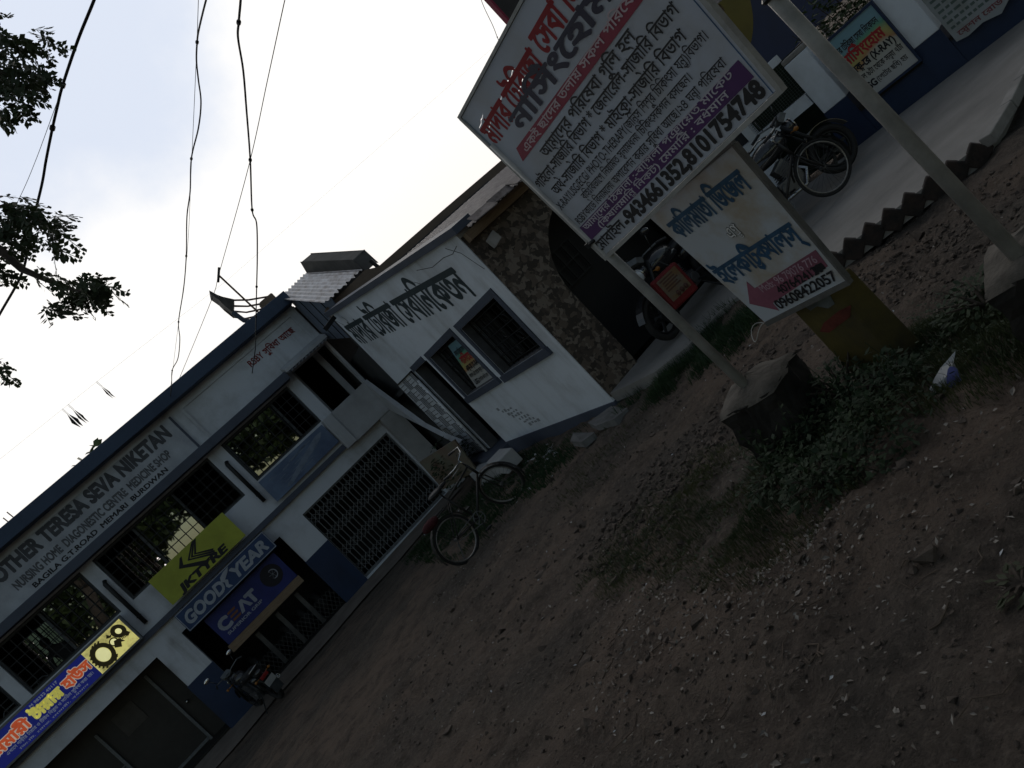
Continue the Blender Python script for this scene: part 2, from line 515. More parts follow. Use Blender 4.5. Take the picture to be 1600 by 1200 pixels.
def layout(s, bold=0.0):
    """filled shapes (points, faces) placed on a line, and its width"""
    x = 0.0; L = []; i = 0; last = 0.6
    def put(ch, x, sx=1.0, sy=1.0, dy=0.0):
        for vs, fs in fill(glyph(ch)[0], (ch, bold), bold):
            L.append(([V((x + p.x * sx, p.y * sy + dy, p.z)) for p in vs], fs))
    def stroke(pts, w):
        w += bold; n = len(pts)
        L.append(([V((a, b + w, 0)) for a, b in pts] + [V((a, b - w, 0)) for a, b in pts], [(k, k + 1, n + k + 1, n + k) for k in range(n - 1)]))
    while i < len(s):
        ch = s[i]
        if ch == '\x01': stroke([(x - 0.42, 0.93), (x - 0.28, 0.90), (x - 0.12, 0.70)], 0.05)
        elif ch == '\x02': stroke([(x - last + 0.02, -0.02), (x - last * 0.55, -0.14), (x - 0.1, -0.03)], 0.045)
        elif ch == '\x03':
            i += 1; a = glyph(s[i])[1]
            put(s[i], x - 0.62 * a - 0.04, 0.62, 0.5, -0.27)
        elif ch == '\x04':
            a = glyph('য')[1] * 0.6; put('য', x - 0.03, 0.6, 1.0); x += a
        else:
            a = glyph(ch)[1]; put(ch, x); x += a
            if a > 0.1: last = a
        i += 1
    return L, x
def text_mb(mb, s, P, width, height, bold=0.0, lift=0.0, outline=None):
    """write s with its baseline from P(0,0) to P(width,0); P maps (right, up, lift) metres on the sign to a point."""
    L, w = layout(bn(s), bold)
    if not w: return mb
    kx, ky = width / w, height / 0.70
    for i, (vs, fs) in enumerate(L):
        z = lift + 0.00006 * (i % 9)
        mb.add([P(p.x * kx, p.y * ky, z + p.z * 0.1) for p in vs], fs)
    return mb
def frame_map(o, u, v, n):
    o, u, v, n = V(o), V(u), V(v), V(n)
    return lambda a, b, c=0.0: o + u * a + v * b + n * c
def quad_map(tl, tr, br, bl, n, w, h):
    """sign face given by its four corners: (right, up from the bottom left, lift) with the face w wide and h high"""
    tl, tr, br, bl, n = V(tl), V(tr), V(br), V(bl), V(n).normalized()
    def f(a, b, c=0.0):
        s, t = a / w, b / h
        return bl * (1 - s) * (1 - t) + br * s * (1 - t) + tr * s * t + tl * (1 - s) * t + n * c
    return f
def write(name, lines, P, m, parent, lift=0.003):
    """lines: (text, x, y, width, height, bold)"""
    mb = MB()
    for t, x, y, w, h, b in lines:
        text_mb(mb, t, (lambda x, y: lambda a, q, c=0.0: P(a + x, q + y, c))(x, y), w, h, b, lift)
    return mb.build(name, m, parent)
def panel(name, P, x0, x1, y0, y1, lift, m, parent, th=0.0):
    mb = MB()
    if th: mb.hexa([P(x0, y0, lift - th), P(x1, y0, lift - th), P(x1, y1, lift - th), P(x0, y1, lift - th), P(x0, y0, lift), P(x1, y0, lift), P(x1, y1, lift), P(x0, y1, lift)])
    else: mb.quad(P(x0, y0, lift), P(x1, y0, lift), P(x1, y1, lift), P(x0, y1, lift))
    return mb.build(name, m, parent)

# ------------------------------------------------------------------ ground
def lines(lo, hi, a, b, fine, coarse):
    r = []; x = lo
    while x < hi:
        r.append(x)
        x += fine if a <= x < b else min(coarse, max(fine, 0.12 * (abs(x - (a if x < a else b)) + fine * 3)))
    r.append(hi)
    return r
def ground_z(x, y):
    z = ground_h(x, y)
    d = sqrt(x * x + y * y)
    if d < 17 and y > -4:
        k = 1.0 if y < 14 else 0.3
        z += k * (0.055 * noise.noise((x * 0.9, y * 0.9, 0.3)) + 0.045 * noise.noise((x * 2.7, y * 2.7, 4.1)) + 0.032 * noise.noise((x * 7.5, y * 7.5, 9.0)))
        if d < 9: z += 0.018 * noise.noise((x * 17, y * 17, 2.2))
    return z
xs = lines(-400, 400, -2.5, 5.2, 0.045, 40); ys = lines(-400, 500, 1.0, 9.0, 0.05, 40)
gm = MB(); nx = len(xs)
gm.v = [(x, y, ground_z(x, y)) for y in ys for x in xs]
gm.f = [(j * nx + i, j * nx + i + 1, (j + 1) * nx + i + 1, (j + 1) * nx + i) for j in range(len(ys) - 1) for i in range(nx - 1)]
m, t, b = new_mat('bare_earth'); N, L = t.nodes, t.links
b.inputs['Roughness'].default_value = 0.95; b.inputs['Specular IOR Level'].default_value = 0.15
tc_ = N.new('ShaderNodeTexCoord')
def nnoise(scale, detail=6, rough=0.6):
    n = N.new('ShaderNodeTexNoise'); n.inputs['Scale'].default_value = scale; n.inputs['Detail'].default_value = detail; n.inputs['Roughness'].default_value = rough
    L.new(tc_.outputs['Object'], n.inputs['Vector']); return n
def nmap(src, a, b_, lo=0.0, hi=1.0):
    r = N.new('ShaderNodeMapRange'); r.inputs['From Min'].default_value = a; r.inputs['From Max'].default_value = b_; r.inputs['To Min'].default_value = lo; r.inputs['To Max'].default_value = hi
    L.new(src, r.inputs['Value']); return r.outputs['Result']
def nmix(f, a, c):
    x = N.new('ShaderNodeMix'); x.data_type = 'RGBA'
    L.new(f, x.inputs['Factor'])
    for k, q in (('A', a), ('B', c)):
        if isinstance(q, tuple): x.inputs[k].default_value = q + (1,)
        else: L.new(q, x.inputs[k])
    return x.outputs['Result']
c_ = nmix(nmap(nnoise(0.55, 5, 0.55).outputs['Fac'], 0.40, 0.60), (0.190, 0.140, 0.108), (0.112, 0.094, 0.079))
c_ = nmix(nmap(nnoise(3.1, 9, 0.7).outputs['Fac'], 0.45, 0.66, 0, 0.8), c_, (0.055, 0.045, 0.038))
c_ = nmix(nmap(nnoise(28, 6, 0.7).outputs['Fac'], 0.5, 0.72, 0, 0.75), c_, (0.225, 0.182, 0.148))
c_ = nmix(nmap(nnoise(75, 4, 0.7).outputs['Fac'], 0.56, 0.7, 0, 0.7), c_, (0.026, 0.022, 0.019))
L.new(c_, b.inputs['Base Color'])
h1, h2 = nnoise(16, 8, 0.7), nnoise(70, 5, 0.7)
ad = N.new('ShaderNodeMath'); ad.operation = 'MULTIPLY_ADD'; ad.inputs[1].default_value = 0.35
L.new(h2.outputs['Fac'], ad.inputs[0]); L.new(h1.outputs['Fac'], ad.inputs[2])
bp = N.new('ShaderNodeBump'); bp.inputs['Strength'].default_value = 1.0; bp.inputs['Distance'].default_value = 0.085
L.new(ad.outputs['Value'], bp.inputs['Height']); L.new(bp.outputs['Normal'], b.inputs['Normal'])
go = gm.build('ground', m, smooth=True); tag(go, kind='structure')

def sheet(name, poly, z, m, th=0.12):
    """slab of concrete: outline at ground level (x, y, z given per corner)."""
    mb = MB(); mb.prism([(x, y, zz) for x, y, zz in poly], (0, 0, -th))
    o = mb.build(name, m); return tag(o, kind='structure')
# trodden strip of cement along the shop fronts, and the ramp before the compound wall
strip = MB()
for i in range(60):
    x0, x1 = lerp(-9.5, 3.9, i / 60), lerp(-9.5, 3.9, (i + 1) / 60)
    yf = lambda x: 16.75 + 0.22 * noise.noise((x * 0.9, 3.3, 0))
    strip.quad((x0, yf(x0), ground_h(x0, 16.8) + 0.035), (x1, yf(x1), ground_h(x1, 16.8) + 0.035), (x1, 18.1, ground_h(x1, 18) + 0.07), (x0, 18.1, ground_h(x0, 18) + 0.07))
tag(strip.build('shop_front_pavement', mat('trodden_cement', (0.18, 0.15, 0.126), 0.9, 0.35, 2.2, bump=0.3, bscale=20)), kind='structure')
APR = [(4.22, 8.9, -0.25), (7.9, 8.9, -0.2), (8.25, 8.15, -0.23), (9.6, 4.9, -0.2), (9.9, 4.1, -0.17), (6.54, 4.27, -0.09), (6.13, 4.14, -0.09), (5.62, 4.03, -0.09), (4.78, 5.08, -0.1), (5.2, 5.9, -0.17), (5.45, 7.15, -0.25), (5.2, 7.42, -0.27), (4.7, 7.52, -0.28), (4.38, 7.9, -0.28), (4.28, 8.5, -0.27)]
sheet('driveway', APR, 0, drive_con, 0.14)
bk = MB(); edge_d = (V((5.62, 4.03, 0)) - V((4.72, 5.16, 0))); nb_ = 8
ed = edge_d.normalized()
for i in range(nb_ + 1):
    c = V((4.73, 5.17, -0.155)) + edge_d * ((i - 0.5) / nb_)
    t_ = radians(45 + random.uniform(-6, 6)); u = ed * cos(t_) + V((0, 0, sin(t_))); v = -ed * sin(t_) + V((0, 0, cos(t_)))
    bk.obox(c, u * 0.088, v * 0.082, V((-ed.y, ed.x, 0)) * 0.035)
bo = bk.build('brick_edging', mat('old_brick', (0.05, 0.034, 0.028), 0.95, 0.6, 9, bump=0.5, bscale=30, col2=(0.022, 0.02, 0.019)), bevel=0.012)
tag(bo, 'toothed edging of dark bricks set cornerwise along the pale concrete driveway', 'brick edging')
kb = MB(); kb.beam((5.60, 4.0, -0.1), (6.13, 4.08, -0.1), 0.1, 0.09); kb.beam((6.14, 4.08, -0.1), (6.62, 4.2, -0.1), 0.1, 0.09); kb.beam((6.64, 4.2, -0.1), (7.3, 4.3, -0.1), 0.1, 0.09)
tag(kb.build('kerb_strip', concrete, bevel=0.01), kind='structure')

# ------------------------------------------------------------------ the two-storey building along the back of the yard
YF = 18.0
def holed(mb, axis, at, th, a0, a1, z0, z1, holes):
    """wall in the plane x=at or y=at, of thickness th going away, with rectangular openings (a0, a1, z0, z1) and their reveals."""
    A = sorted({a0, a1} | {h[0] for h in holes} | {h[1] for h in holes}); Z = sorted({z0, z1} | {h[2] for h in holes} | {h[3] for h in holes})
    A = [a for a in A if a0 <= a <= a1]; Z = [z for z in Z if z0 <= z <= z1]
    P = (lambda a, d, z: (a, at + d, z)) if axis == 'y' else (lambda a, d, z: (at + d, a, z))
    def solid(i, j):
        if i < 0 or j < 0 or i >= len(A) - 1 or j >= len(Z) - 1: return False
        ca, cz = (A[i] + A[i + 1]) / 2, (Z[j] + Z[j + 1]) / 2
        return not any(h[0] < ca < h[1] and h[2] < cz < h[3] for h in holes)
    for i in range(len(A) - 1):
        for j in range(len(Z) - 1):
            if not solid(i, j): continue
            p, q, r, s = A[i], A[i + 1], Z[j], Z[j + 1]
            mb.quad(P(p, 0, r), P(q, 0, r), P(q, 0, s), P(p, 0, s)); mb.quad(P(p, th, r), P(p, th, s), P(q, th, s), P(q, th, r))
            if not solid(i - 1, j): mb.quad(P(p, 0, r), P(p, 0, s), P(p, th, s), P(p, th, r))
            if not solid(i + 1, j): mb.quad(P(q, 0, r), P(q, th, r), P(q, th, s), P(q, 0, s))
            if not solid(i, j - 1): mb.quad(P(p, 0, r), P(p, th, r), P(q, th, r), P(q, 0, r))
            if not solid(i, j + 1): mb.quad(P(p, 0, s), P(q, 0, s), P(q, th, s), P(p, th, s))
    return mb
B = thing('shop_building', 'long two-storey building with blue cornice, shops below and clinic windows above', 'building', (0, 18, -0.95))
WIN = [(-6.9, -4.85, 2.28, 3.42), (-4.62, -2.55, 2.28, 3.42), (-2.26, 0.68, 2.28, 3.42), (1.05, 2.95, 2.32, 3.42)]
w = MB(); w.m = 0
holed(w, 'y', YF, 0.22, -9.5, 3.12, 1.62, 4.72, WIN)
holed(w, 'y', YF, 0.22, 3.12, 4.32, 1.62, 4.72, [(3.24, 4.26, 2.2, 3.56)])
w.build('upper_wall', facade_wall, B)
w = MB()
holed(w, 'y', YF + 0.02, 0.22, -9.5, 4.32, -1.3, 1.5, [(-6.6, -2.72, -1.31, 1.13), (-2.10, 0.56, -1.31, 1.13), (1.21, 3.82, -0.86, 1.12)])
w.build('ground_floor_wall', facade_wall, B)
# painted dado on the piers: slightly proud coats of plaster
for a, c in ((-2.74, -2.08), (0.54, 1.205)):
    w = MB(); w.box(a, c, YF - 0.004, YF + 0.019, -1.3, 0.27 if a < 0 else 0.34); w.build('blue_dado', dado_blue, B)
w = MB(); w.box(-9.5, 3.02, YF - 0.1, YF + 0.2, 1.502, 1.618); w.build('slab_band', slate_blue, B)
w = MB(); w.box(-9.5, 3.08, YF - 0.34, YF - 0.002, 3.46, 3.655); w.build('window_hood', slate_blue, B, bevel=0.01)
w = MB(); w.box(-9.5, 4.34, YF - 0.36, YF - 0.003, 4.70, 5.0); w.box(-9.5, 4.34, YF - 0.003, YF + 4.2, 4.722, 4.97); w.build('cornice', blue_band, B, bevel=0.012)
w = MB(); w.box(0.99, 1.05, YF - 0.03, YF - 0.001, 3.66, 4.58); w.box(1.05, 4.1, YF - 0.03, YF - 0.001, 4.52, 4.58); w.box(4.1, 4.3, YF - 0.03, YF - 0.001, 3.66, 4.69)
w.build('plaster_band', facade_wall, B)
# floors, back wall with its own windows, partition walls
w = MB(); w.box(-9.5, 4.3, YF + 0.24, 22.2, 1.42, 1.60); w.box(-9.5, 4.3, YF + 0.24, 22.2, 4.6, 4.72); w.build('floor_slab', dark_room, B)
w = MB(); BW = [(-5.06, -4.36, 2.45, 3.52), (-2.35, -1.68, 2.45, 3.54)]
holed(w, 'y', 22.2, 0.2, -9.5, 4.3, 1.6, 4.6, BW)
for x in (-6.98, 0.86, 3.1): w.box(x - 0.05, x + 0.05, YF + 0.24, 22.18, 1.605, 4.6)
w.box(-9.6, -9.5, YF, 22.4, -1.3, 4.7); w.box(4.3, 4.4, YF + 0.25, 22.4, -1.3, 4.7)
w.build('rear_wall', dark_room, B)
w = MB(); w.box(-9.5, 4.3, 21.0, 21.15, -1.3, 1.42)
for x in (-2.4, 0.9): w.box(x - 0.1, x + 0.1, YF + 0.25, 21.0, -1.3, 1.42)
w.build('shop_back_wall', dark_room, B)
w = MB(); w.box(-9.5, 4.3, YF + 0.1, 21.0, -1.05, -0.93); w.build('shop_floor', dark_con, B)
def grille(mb, x0, x1, z0, z1, y, nx, nz, r=0.008):
    for i in range(nx + 1):
        x = lerp(x0, x1, i / nx); mb.box(x - r, x + r, y - r, y + r, z0, z1)
    for j in range(nz + 1):
        z = lerp(z0, z1, j / nz); mb.box(x0, x1, y - r * 0.6, y + r * 0.6, z - r, z + r)
for (x0, x1, z0, z1), mul, panes in zip(WIN, ([-5.8], [-3.57], [-1.33, -0.33], [1.12, 2.42]), ([(-6.85, -5.8)], [(-3.55, -2.6)], [(-1.31, -0.35)], [(1.13, 2.40)])):
    f = MB()
    for a, c, d, e in ((x0, x0 + 0.06, z0, z1), (x1 - 0.06, x1, z0, z1), (x0 + 0.06, x1 - 0.06, z1 - 0.06, z1), (x0 + 0.06, x1 - 0.06, z0, z0 + 0.06)):
        f.box(a + 0.002, c - 0.002, YF + 0.06, YF + 0.12, d + 0.002, e - 0.002)
    for q in mul: f.box(q - 0.028, q + 0.028, YF + 0.065, YF + 0.115, z0 + 0.062, z1 - 0.062)
    fr = f.build('window', mat('dark_window_frame', (0.06, 0.065, 0.07), 0.5, 0.3, 9), B)
    g = MB(); grille(g, x0 + 0.06, x1 - 0.06, z0 + 0.06, z1 - 0.06, YF + 0.04, max(6, round((x1 - x0) / 0.19)), 5); g.build('grille', iron_black, fr)
    for a, c in panes:
        p = MB(); p.box(a + 0.03, c - 0.03, YF + 0.09, YF + 0.096, z0 + 0.065, z1 - 0.065); p.build('pane', glass_ref, fr)
for x0, x1, z0, z1 in BW:
    g = MB(); grille(g, x0, x1, z0, z1, 22.3, 6, 7, 0.011); g.box((x0 + x1) / 2 - 0.03, (x0 + x1) / 2 + 0.03, 22.28, 22.32, z0, z1)
    g.build('rear_window_grille', iron_black, B)
# little corrugated hood over the porch opening
def corrugated(o, u, v, n, w, l, wave=0.076, amp=0.011, segs=None):
    """sheet w wide along u (the waves run along v, length l)"""
    o, u, v, n = V(o), V(u).normalized(), V(v).normalized(), V(n).normalized(); mb = MB(); k = int(w / wave * 6)
    for i in range(k + 1):
        a = w * i / k; h = amp * sin(2 * pi * a / wave)
        for q in (0, 1): mb.v.append(tuple(o + u * a + v * (l * q) + n * h))
    for i in range(k): mb.f.append((2 * i, 2 * i + 2, 2 * i + 3, 2 * i + 1)); mb.mi.append(0)
    return mb
tin = mat('galvanised_sheet', (0.34, 0.36, 0.40), 0.45, 0.45, 4, metal=0.55, col2=(0.14, 0.13, 0.13))
old_tin = mat('old_roof_sheet', (0.19, 0.16, 0.155), 0.6, 0.55, 5, metal=0.25, col2=(0.085, 0.066, 0.06), stretch=(3, 0.6, 3))
w = MB(); w.prism([(3.1, 18, 3.67), (3.1, 17.66, 3.60), (3.1, 17.66, 3.68), (3.1, 18, 3.80)], (1.22, 0, 0)); w.build('porch_hood', porch_wall, B)
c = corrugated((3.12, 18.0, 3.665), (1, 0, 0), (0, -0.5, -0.12), (0, 0, 1), 1.18, 0.52, 0.1, 0.016); c.build('hood_sheet', tin, B)
# porch: pilaster, balcony parapet, sloping stair wall, inner gloom
w = MB(); w.box(2.90, 3.16, YF - 0.3, YF - 0.002, 1.46, 2.3); w.build('parapet_pier', porch_wall, B, bevel=0.01)
w = MB(); w.box(3.162, 4.27, YF - 0.26, YF - 0.16, 1.45, 2.3); w.box(3.162, 4.27, YF - 0.158, YF - 0.004, 1.45, 1.55); w.build('balcony_parapet', porch_wall, B)
w = MB(); w.prism([(4.285, 17.72, 2.3), (4.05, 15.75, 0.75), (4.0, 14.7, 0.16), (4.0, 14.45, 0.1), (4.05, 15.2, 0.36), (4.27, 17.72, 1.44)], (-0.1, 0.01, 0)); w.build('stair_wall', porch_wall, B)
w = MB(); w.box(3.86, 4.3, YF - 0.25, YF + 0.015, -1.2, 1.44); w.build('porch_pillar', grey_wall, B)
w = MB(); w.box(3.3, 3.4, YF + 0.6, YF + 0.7, 1.6, 4.5); w.box(3.95, 4.1, YF + 0.5, YF + 0.6, 1.6, 4.5); w.build('porch_post', porch_wall, B)
# downpipes
for x, za, zb in ((0.86, 3.07, 1.9), (-2.39, 2.95, 1.77)):
    w = MB(); w.tube([(x + 0.03, YF - 0.02, za), (x, YF - 0.06, za - 0.06), (x, YF - 0.06, zb)], 0.045, 10); w.ring((x, YF - 0.06, zb + 0.2), (0, 0, 1), 0.047, 0.012, 16, 6)
    w.build('downpipe', iron_black, B, smooth=True)
# collapsible gate: scissor lattice on upright channels
G = thing('collapsible_gate', 'grey collapsible steel gate with scissor lattice closed across the entrance', 'gate', (2.5, 18.1, -0.85))
w = MB(); y = 18.1
w.box(1.215, 3.815, y - 0.02, y + 0.05, 1.075, 1.118); w.box(1.215, 3.815, y - 0.02, y + 0.05, -0.855, -0.8); w.build('rail', iron_grey, G)
w = MB(); npk = 22
for i in range(npk + 1):
    x = lerp(1.24, 3.79, i / npk); w.box(x - 0.009, x + 0.009, y - 0.012, y + 0.012, -0.8, 1.075)
w.build('upright', iron_grey, G)
w = MB(); r = 0.006
for zc in (0.86, 0.38, -0.10, -0.58):
    for i in range(npk):
        xa, xb = lerp(1.24, 3.79, i / npk), lerp(1.24, 3.79, (i + 1) / npk)
        for sgn in (1, -1):
            for k in (-0.0575, 0.0575):
                w.beam((xa, y - 0.018 - 0.006 * (sgn > 0), zc + k - sgn * 0.0575), (xb, y - 0.018 - 0.006 * (sgn > 0), zc + k + sgn * 0.0575), 0.006, 0.026, up=(0, 1, 0))
w.build('lattice', mat('lattice_grey', (0.27, 0.28, 0.29), 0.5, 0.3, 15, metal=0.1), G)
# shop interiors: shutter frames and doors
D = thing('shop_doors', 'dark glazed shop doors with grey rails under the white beam, lower left', 'doors', (-4.4, 18.6, -0.95))
w = MB(); w.box(-6.6, -2.75, 18.9, 18.95, -0.94, 1.12); w.build('door_leaf', mat('dark_door', (0.035, 0.032, 0.03), 0.5, 0.3, 5), D)
w = MB()
for x in (-4.62, -3.25): w.box(x - 0.03, x + 0.03, 18.84, 18.898, -0.94, 0.85 if x < -4 else 1.0)
w.box(-6.5, -4.655, 18.85, 18.898, -0.1, -0.055); w.box(-6.5, -4.655, 18.85, 18.898, -0.03, 0.0); w.box(-4.585, -3.285, 18.85, 18.898, -0.9, -0.84); w.build('rail', iron_grey, D)
w = MB(); w.ell((-3.05, 18.8, 0.0), (0.04, 0.04, 0.04)); w.build('knob', chrome, D, smooth=True)
w = MB(); w.box(-4.25, -3.75, 18.88, 18.897, 0.35, 0.85); w.build('notice', mat('notice', (0.07, 0.062, 0.055), 0.6, 0.3, 9), D)

# shop with tyres behind the low grille
T = thing('tyre_display', 'tyres standing in a row in the shop behind the motorcycle', 'tyres', (-0.8, 18.8, -0.93))
for k in range(5):
    w = MB(); w.ring((-1.65 + 0.45 * k, 18.9, -0.60), (1, 0.25, 0), 0.24, 0.085, 28, 8); w.build('tyre', rubber, T, smooth=True)
T = thing('shop_counter_grille', 'low lattice barrier of pale slats across the tyre shop opening', 'grille', (-0.8, 18.3, -0.93))
w = MB()
for k in range(3):
    x = -1.15 + k * 0.55; w.box(x - 0.05, x + 0.05, 18.3, 18.33, -0.9, 0.0)
for k in range(24):
    x = -2.0 + k * 0.105; w.beam((x, 18.28, -0.9), (x + 0.3, 18.28, -0.45), 0.008, 0.012, up=(0, 1, 0)); w.beam((x + 0.3, 18.272, -0.9), (x, 18.272, -0.45), 0.008, 0.012, up=(0, 1, 0))
w.build('slat', mat('pale_slats', (0.09, 0.086, 0.08), 0.7, 0.3, 9), T)
# hospital bed rail and a seated figure seen through the open window
w = MB()
bx = V((-5.35, 18.55, 1.6))
w.tube([bx + V((0, 0, 0)), bx + V((0, 0, 0.75)), bx + V((0.08, 0, 0.83)), bx + V((0.95, 0, 0.83)), bx + V((1.03, 0, 0.75)), bx + V((1.03, 0, 0))], 0.018, 8)
for k in (0.3, 0.55, 0.8): w.tube([bx + V((k, 0, 0.35)), bx + V((k, 0, 0.82))], 0.009, 6)
w.tube([bx + V((0, 0, 0.35)), bx + V((1.03, 0, 0.35))], 0.012, 6)
tag(w.build('bed_rail', iron_grey, smooth=True), 'rounded grey bed head rail inside the upstairs window at left', 'bed rail')

# ------------------------------------------------------------------ white clinic block on the right with the painted title
XW = 4.2
C = thing('clinic_block', 'single-storey white clinic block with slate blue window surrounds and sloping sheet roof', 'building', (4.2, 12, -0.5))
HW = [(9.29, 10.95, 0.70, 1.62), (11.38, 12.98, 0.72, 1.64), (13.24, 14.2, -0.38, 1.66)]
w = MB()
# the wall under the sloping roof edge: straight part, then a wedge
zt = lambda y: 2.50 + (y - 8.85) * (3.66 - 2.50) / (15.75 - 8.85)
holed(w, 'x', XW, 0.2, 8.85, 15.75, -0.36, 2.3, HW)
w.prism([(XW, 8.85, 2.3), (XW, 15.75, 2.3), (XW, 15.75, zt(15.75)), (XW, 8.85, zt(8.85))], (0.2, 0, 0))
w.build('wall', white_wall, C)
w = MB(); w.box(XW - 0.012, XW + 0.2, 8.84, 13.2, -1.0, -0.362); w.box(XW - 0.3, XW + 0.5, 13.2, 15.7, -1.0, -0.385); w.build('plinth', slate_blue, C, bevel=0.006)
w = MB(); w.prism([(XW - 0.07, 8.66, zt(8.66) - 0.0), (XW - 0.07, 15.8, zt(15.8)), (XW - 0.07, 15.8, zt(15.8) + 0.11), (XW - 0.07, 8.66, zt(8.66) + 0.1)], (0.3, 0, 0)); w.build('roof_fascia', slate_blue, C)
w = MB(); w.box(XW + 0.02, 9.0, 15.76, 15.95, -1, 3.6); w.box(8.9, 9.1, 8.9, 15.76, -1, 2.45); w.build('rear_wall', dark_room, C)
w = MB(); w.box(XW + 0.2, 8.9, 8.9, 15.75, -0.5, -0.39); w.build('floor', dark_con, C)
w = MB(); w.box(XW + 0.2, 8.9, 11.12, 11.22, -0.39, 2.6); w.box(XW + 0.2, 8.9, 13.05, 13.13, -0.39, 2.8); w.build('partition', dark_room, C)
fr_m = slate_blue
for k, (a, c, z0, z1) in enumerate(HW):
    f = MB(); t_ = 0.115
    x0, x1 = XW - 0.018, XW + 0.1
    f.box(x0, x1, a - t_, a - 0.002, z0, z1 + t_); f.box(x0, x1, c + 0.002, c + t_, z0, z1 + t_); f.box(x0, x1, a - 0.001, c + 0.001, z1 + 0.002, z1 + t_)
    if k < 2: f.box(XW - 0.05, XW + 0.15, a - t_ - 0.02, c + t_ + 0.02, z0 - t_, z0 - 0.002)
    if k == 2: f = MB(); f.box(x0, x1, c - 0.9, c + 0.05, z1 + 0.002, z1 + t_)
    fo = f.build('window' if k < 2 else 'doorway', fr_m, C)
    rv2 = MB(); rv2.box(XW + 0.004, XW + 0.22, a, a + 0.006, z0, z1); rv2.box(XW + 0.004, XW + 0.22, c - 0.006, c, z0, z1); rv2.box(XW + 0.004, XW + 0.22, a + 0.007, c - 0.007, z1 - 0.006, z1)
    if k < 2: rv2.box(XW + 0.004, XW + 0.22, a + 0.007, c - 0.007, z0, z0 + 0.006)
    rv2.build('reveal', mat('reveal_grey', (0.10, 0.10, 0.105), 0.85, 0.35, 5), fo)
    g = MB()
    if k < 2:
        for i in range(9):
            yy = lerp(a + 0.03, c - 0.03, i / 8); g.box(XW + 0.13, XW + 0.145, yy - 0.006, yy + 0.006, z0, z1)
        for j in range(6):
            zz = lerp(z0 + 0.06, z1 - 0.06, j / 5); g.box(XW + 0.126, XW + 0.15, a, c, zz - 0.006, zz + 0.006)
        for i in range(8):
            for j in range(5):
                if (i + 2 * j) % 4: continue
                yy, zz = lerp(a + 0.03, c - 0.03, (i + 0.5) / 8), lerp(z0 + 0.06, z1 - 0.06, (j + 0.5) / 5)
                g.ring((XW + 0.137, yy, zz), (1, 0, 0), 0.06, 0.006, 14, 4)
        g.build('grille', iron_black, fo)
        s_ = MB(); yb = c - 0.03                         # slatted shutter leaf folded back against the far reveal
        s_.box(XW + 0.17, XW + 0.50, yb - 0.03, yb, z0 + 0.02, z1 - 0.02)
        for q in range(5): s_.box(XW + 0.19 + q * 0.06, XW + 0.205 + q * 0.06, yb - 0.045, yb - 0.031, z0 + 0.06, z1 - 0.06)
        s_.build('shutter', mat('shutter_grey', (0.10, 0.105, 0.11), 0.6, 0.3, 8), fo)
    else:
        g.box(XW + 0.6, XW + 0.64, 13.25, 14.19, 0.62, 1.65); g.build('door_leaf', mat('door_grey', (0.2, 0.2, 0.2), 0.6, 0.25, 3), fo)
w = MB(); w.beam((4.1, 15.3, 3.52), (3.78, 15.1, 3.44), 0.09, 0.09); w.build('roof_spout', iron_black, C)
# cracks in the plaster, thin dark lines
w = MB()
def crack(pts, wd=0.008):
    for (y0, z0), (y1, z1) in zip(pts[:-1], pts[1:]):
        w.beam((XW - 0.001, y0, z0), (XW - 0.001, y1, z1), wd, 0.004, up=(1, 0, 0))
crack([(15.72, 3.5), (15.5, 3.3), (15.45, 3.1), (15.25, 2.95), (15.2, 2.7)]); crack([(15.2, 3.43), (15.1, 3.3), (15.12, 3.2)])
crack([(10.6, 2.66), (10.1, 2.5), (9.6, 2.45), (9.3, 2.38), (9.05, 2.40)]); crack([(9.35, 2.5), (9.1, 2.3), (9.0, 2.1), (8.92, 1.95)]); crack([(11.0, 2.6), (10.8, 2.46)])
w.build('plaster_crack', mat('crack_dark', (0.05, 0.048, 0.045), 0.95, 0.2, 9), C)
# roof sheet rising away from the eave, and the brown gable wall behind
c = corrugated((XW + 0.24, 8.55, zt(8.55) + 0.03), (1, 0, 0), (0, 7.2, zt(15.75) - zt(8.55)), (0, -0.16, 1), 5.5, 4.2, 0.11, 0.016); c.build('roof_sheet', old_tin, C)
c = corrugated((XW + 0.24, 12.3, zt(12.3) - 0.3), (1, 0, 0), (0, 7.2, zt(15.75) - zt(8.55)), (0, -0.16, 1), 5.5, 3.7, 0.11, 0.016); c.build('upper_roof_sheet', old_tin, C)
rag = MB()                                              # ragged lower ends of the sheets over the eave
for k in range(16):
    x = 4.3 + k * 0.35; l = random.uniform(0.08, 0.3); s_ = random.uniform(-0.1, 0.0)
    rag.prism([(x, 8.54, 2.50), (x + 0.36, 8.54, 2.49), (x + 0.36, 8.54 - l, 2.42 + s_ * .4), (x + 0.02, 8.54 - l * 0.7, 2.44 + s_ * .4)], (0, 0, 0.012))
rag.build('eave_sheet', old_tin, C)
w = MB(); w.box(XW + 0.05, 9.8, 8.72, 8.84, 2.30, 2.42); w.build('eave_beam', wood, C)
RW = thing('gable_wall', 'weathered brown parapet wall standing behind the sloping sheet roof', 'wall', (7.7, 16.2, 0))
w = MB(); w.prism([(4.3, 16.0, 3.3), (9.9, 16.0, 3.3), (9.9, 16.0, 3.78), (7.8, 16.0, 3.80), (5.76, 16.0, 3.80), (5.5, 16.0, 3.93), (4.3, 16.0, 3.86)], (0, 0.25, 0)); w.build('wall', brown_wall, RW)
w = MB(); w.box(4.5, 9.9, 16.02, 16.24, -1, 3.298); w.build('wall_base', brown_wall, RW)
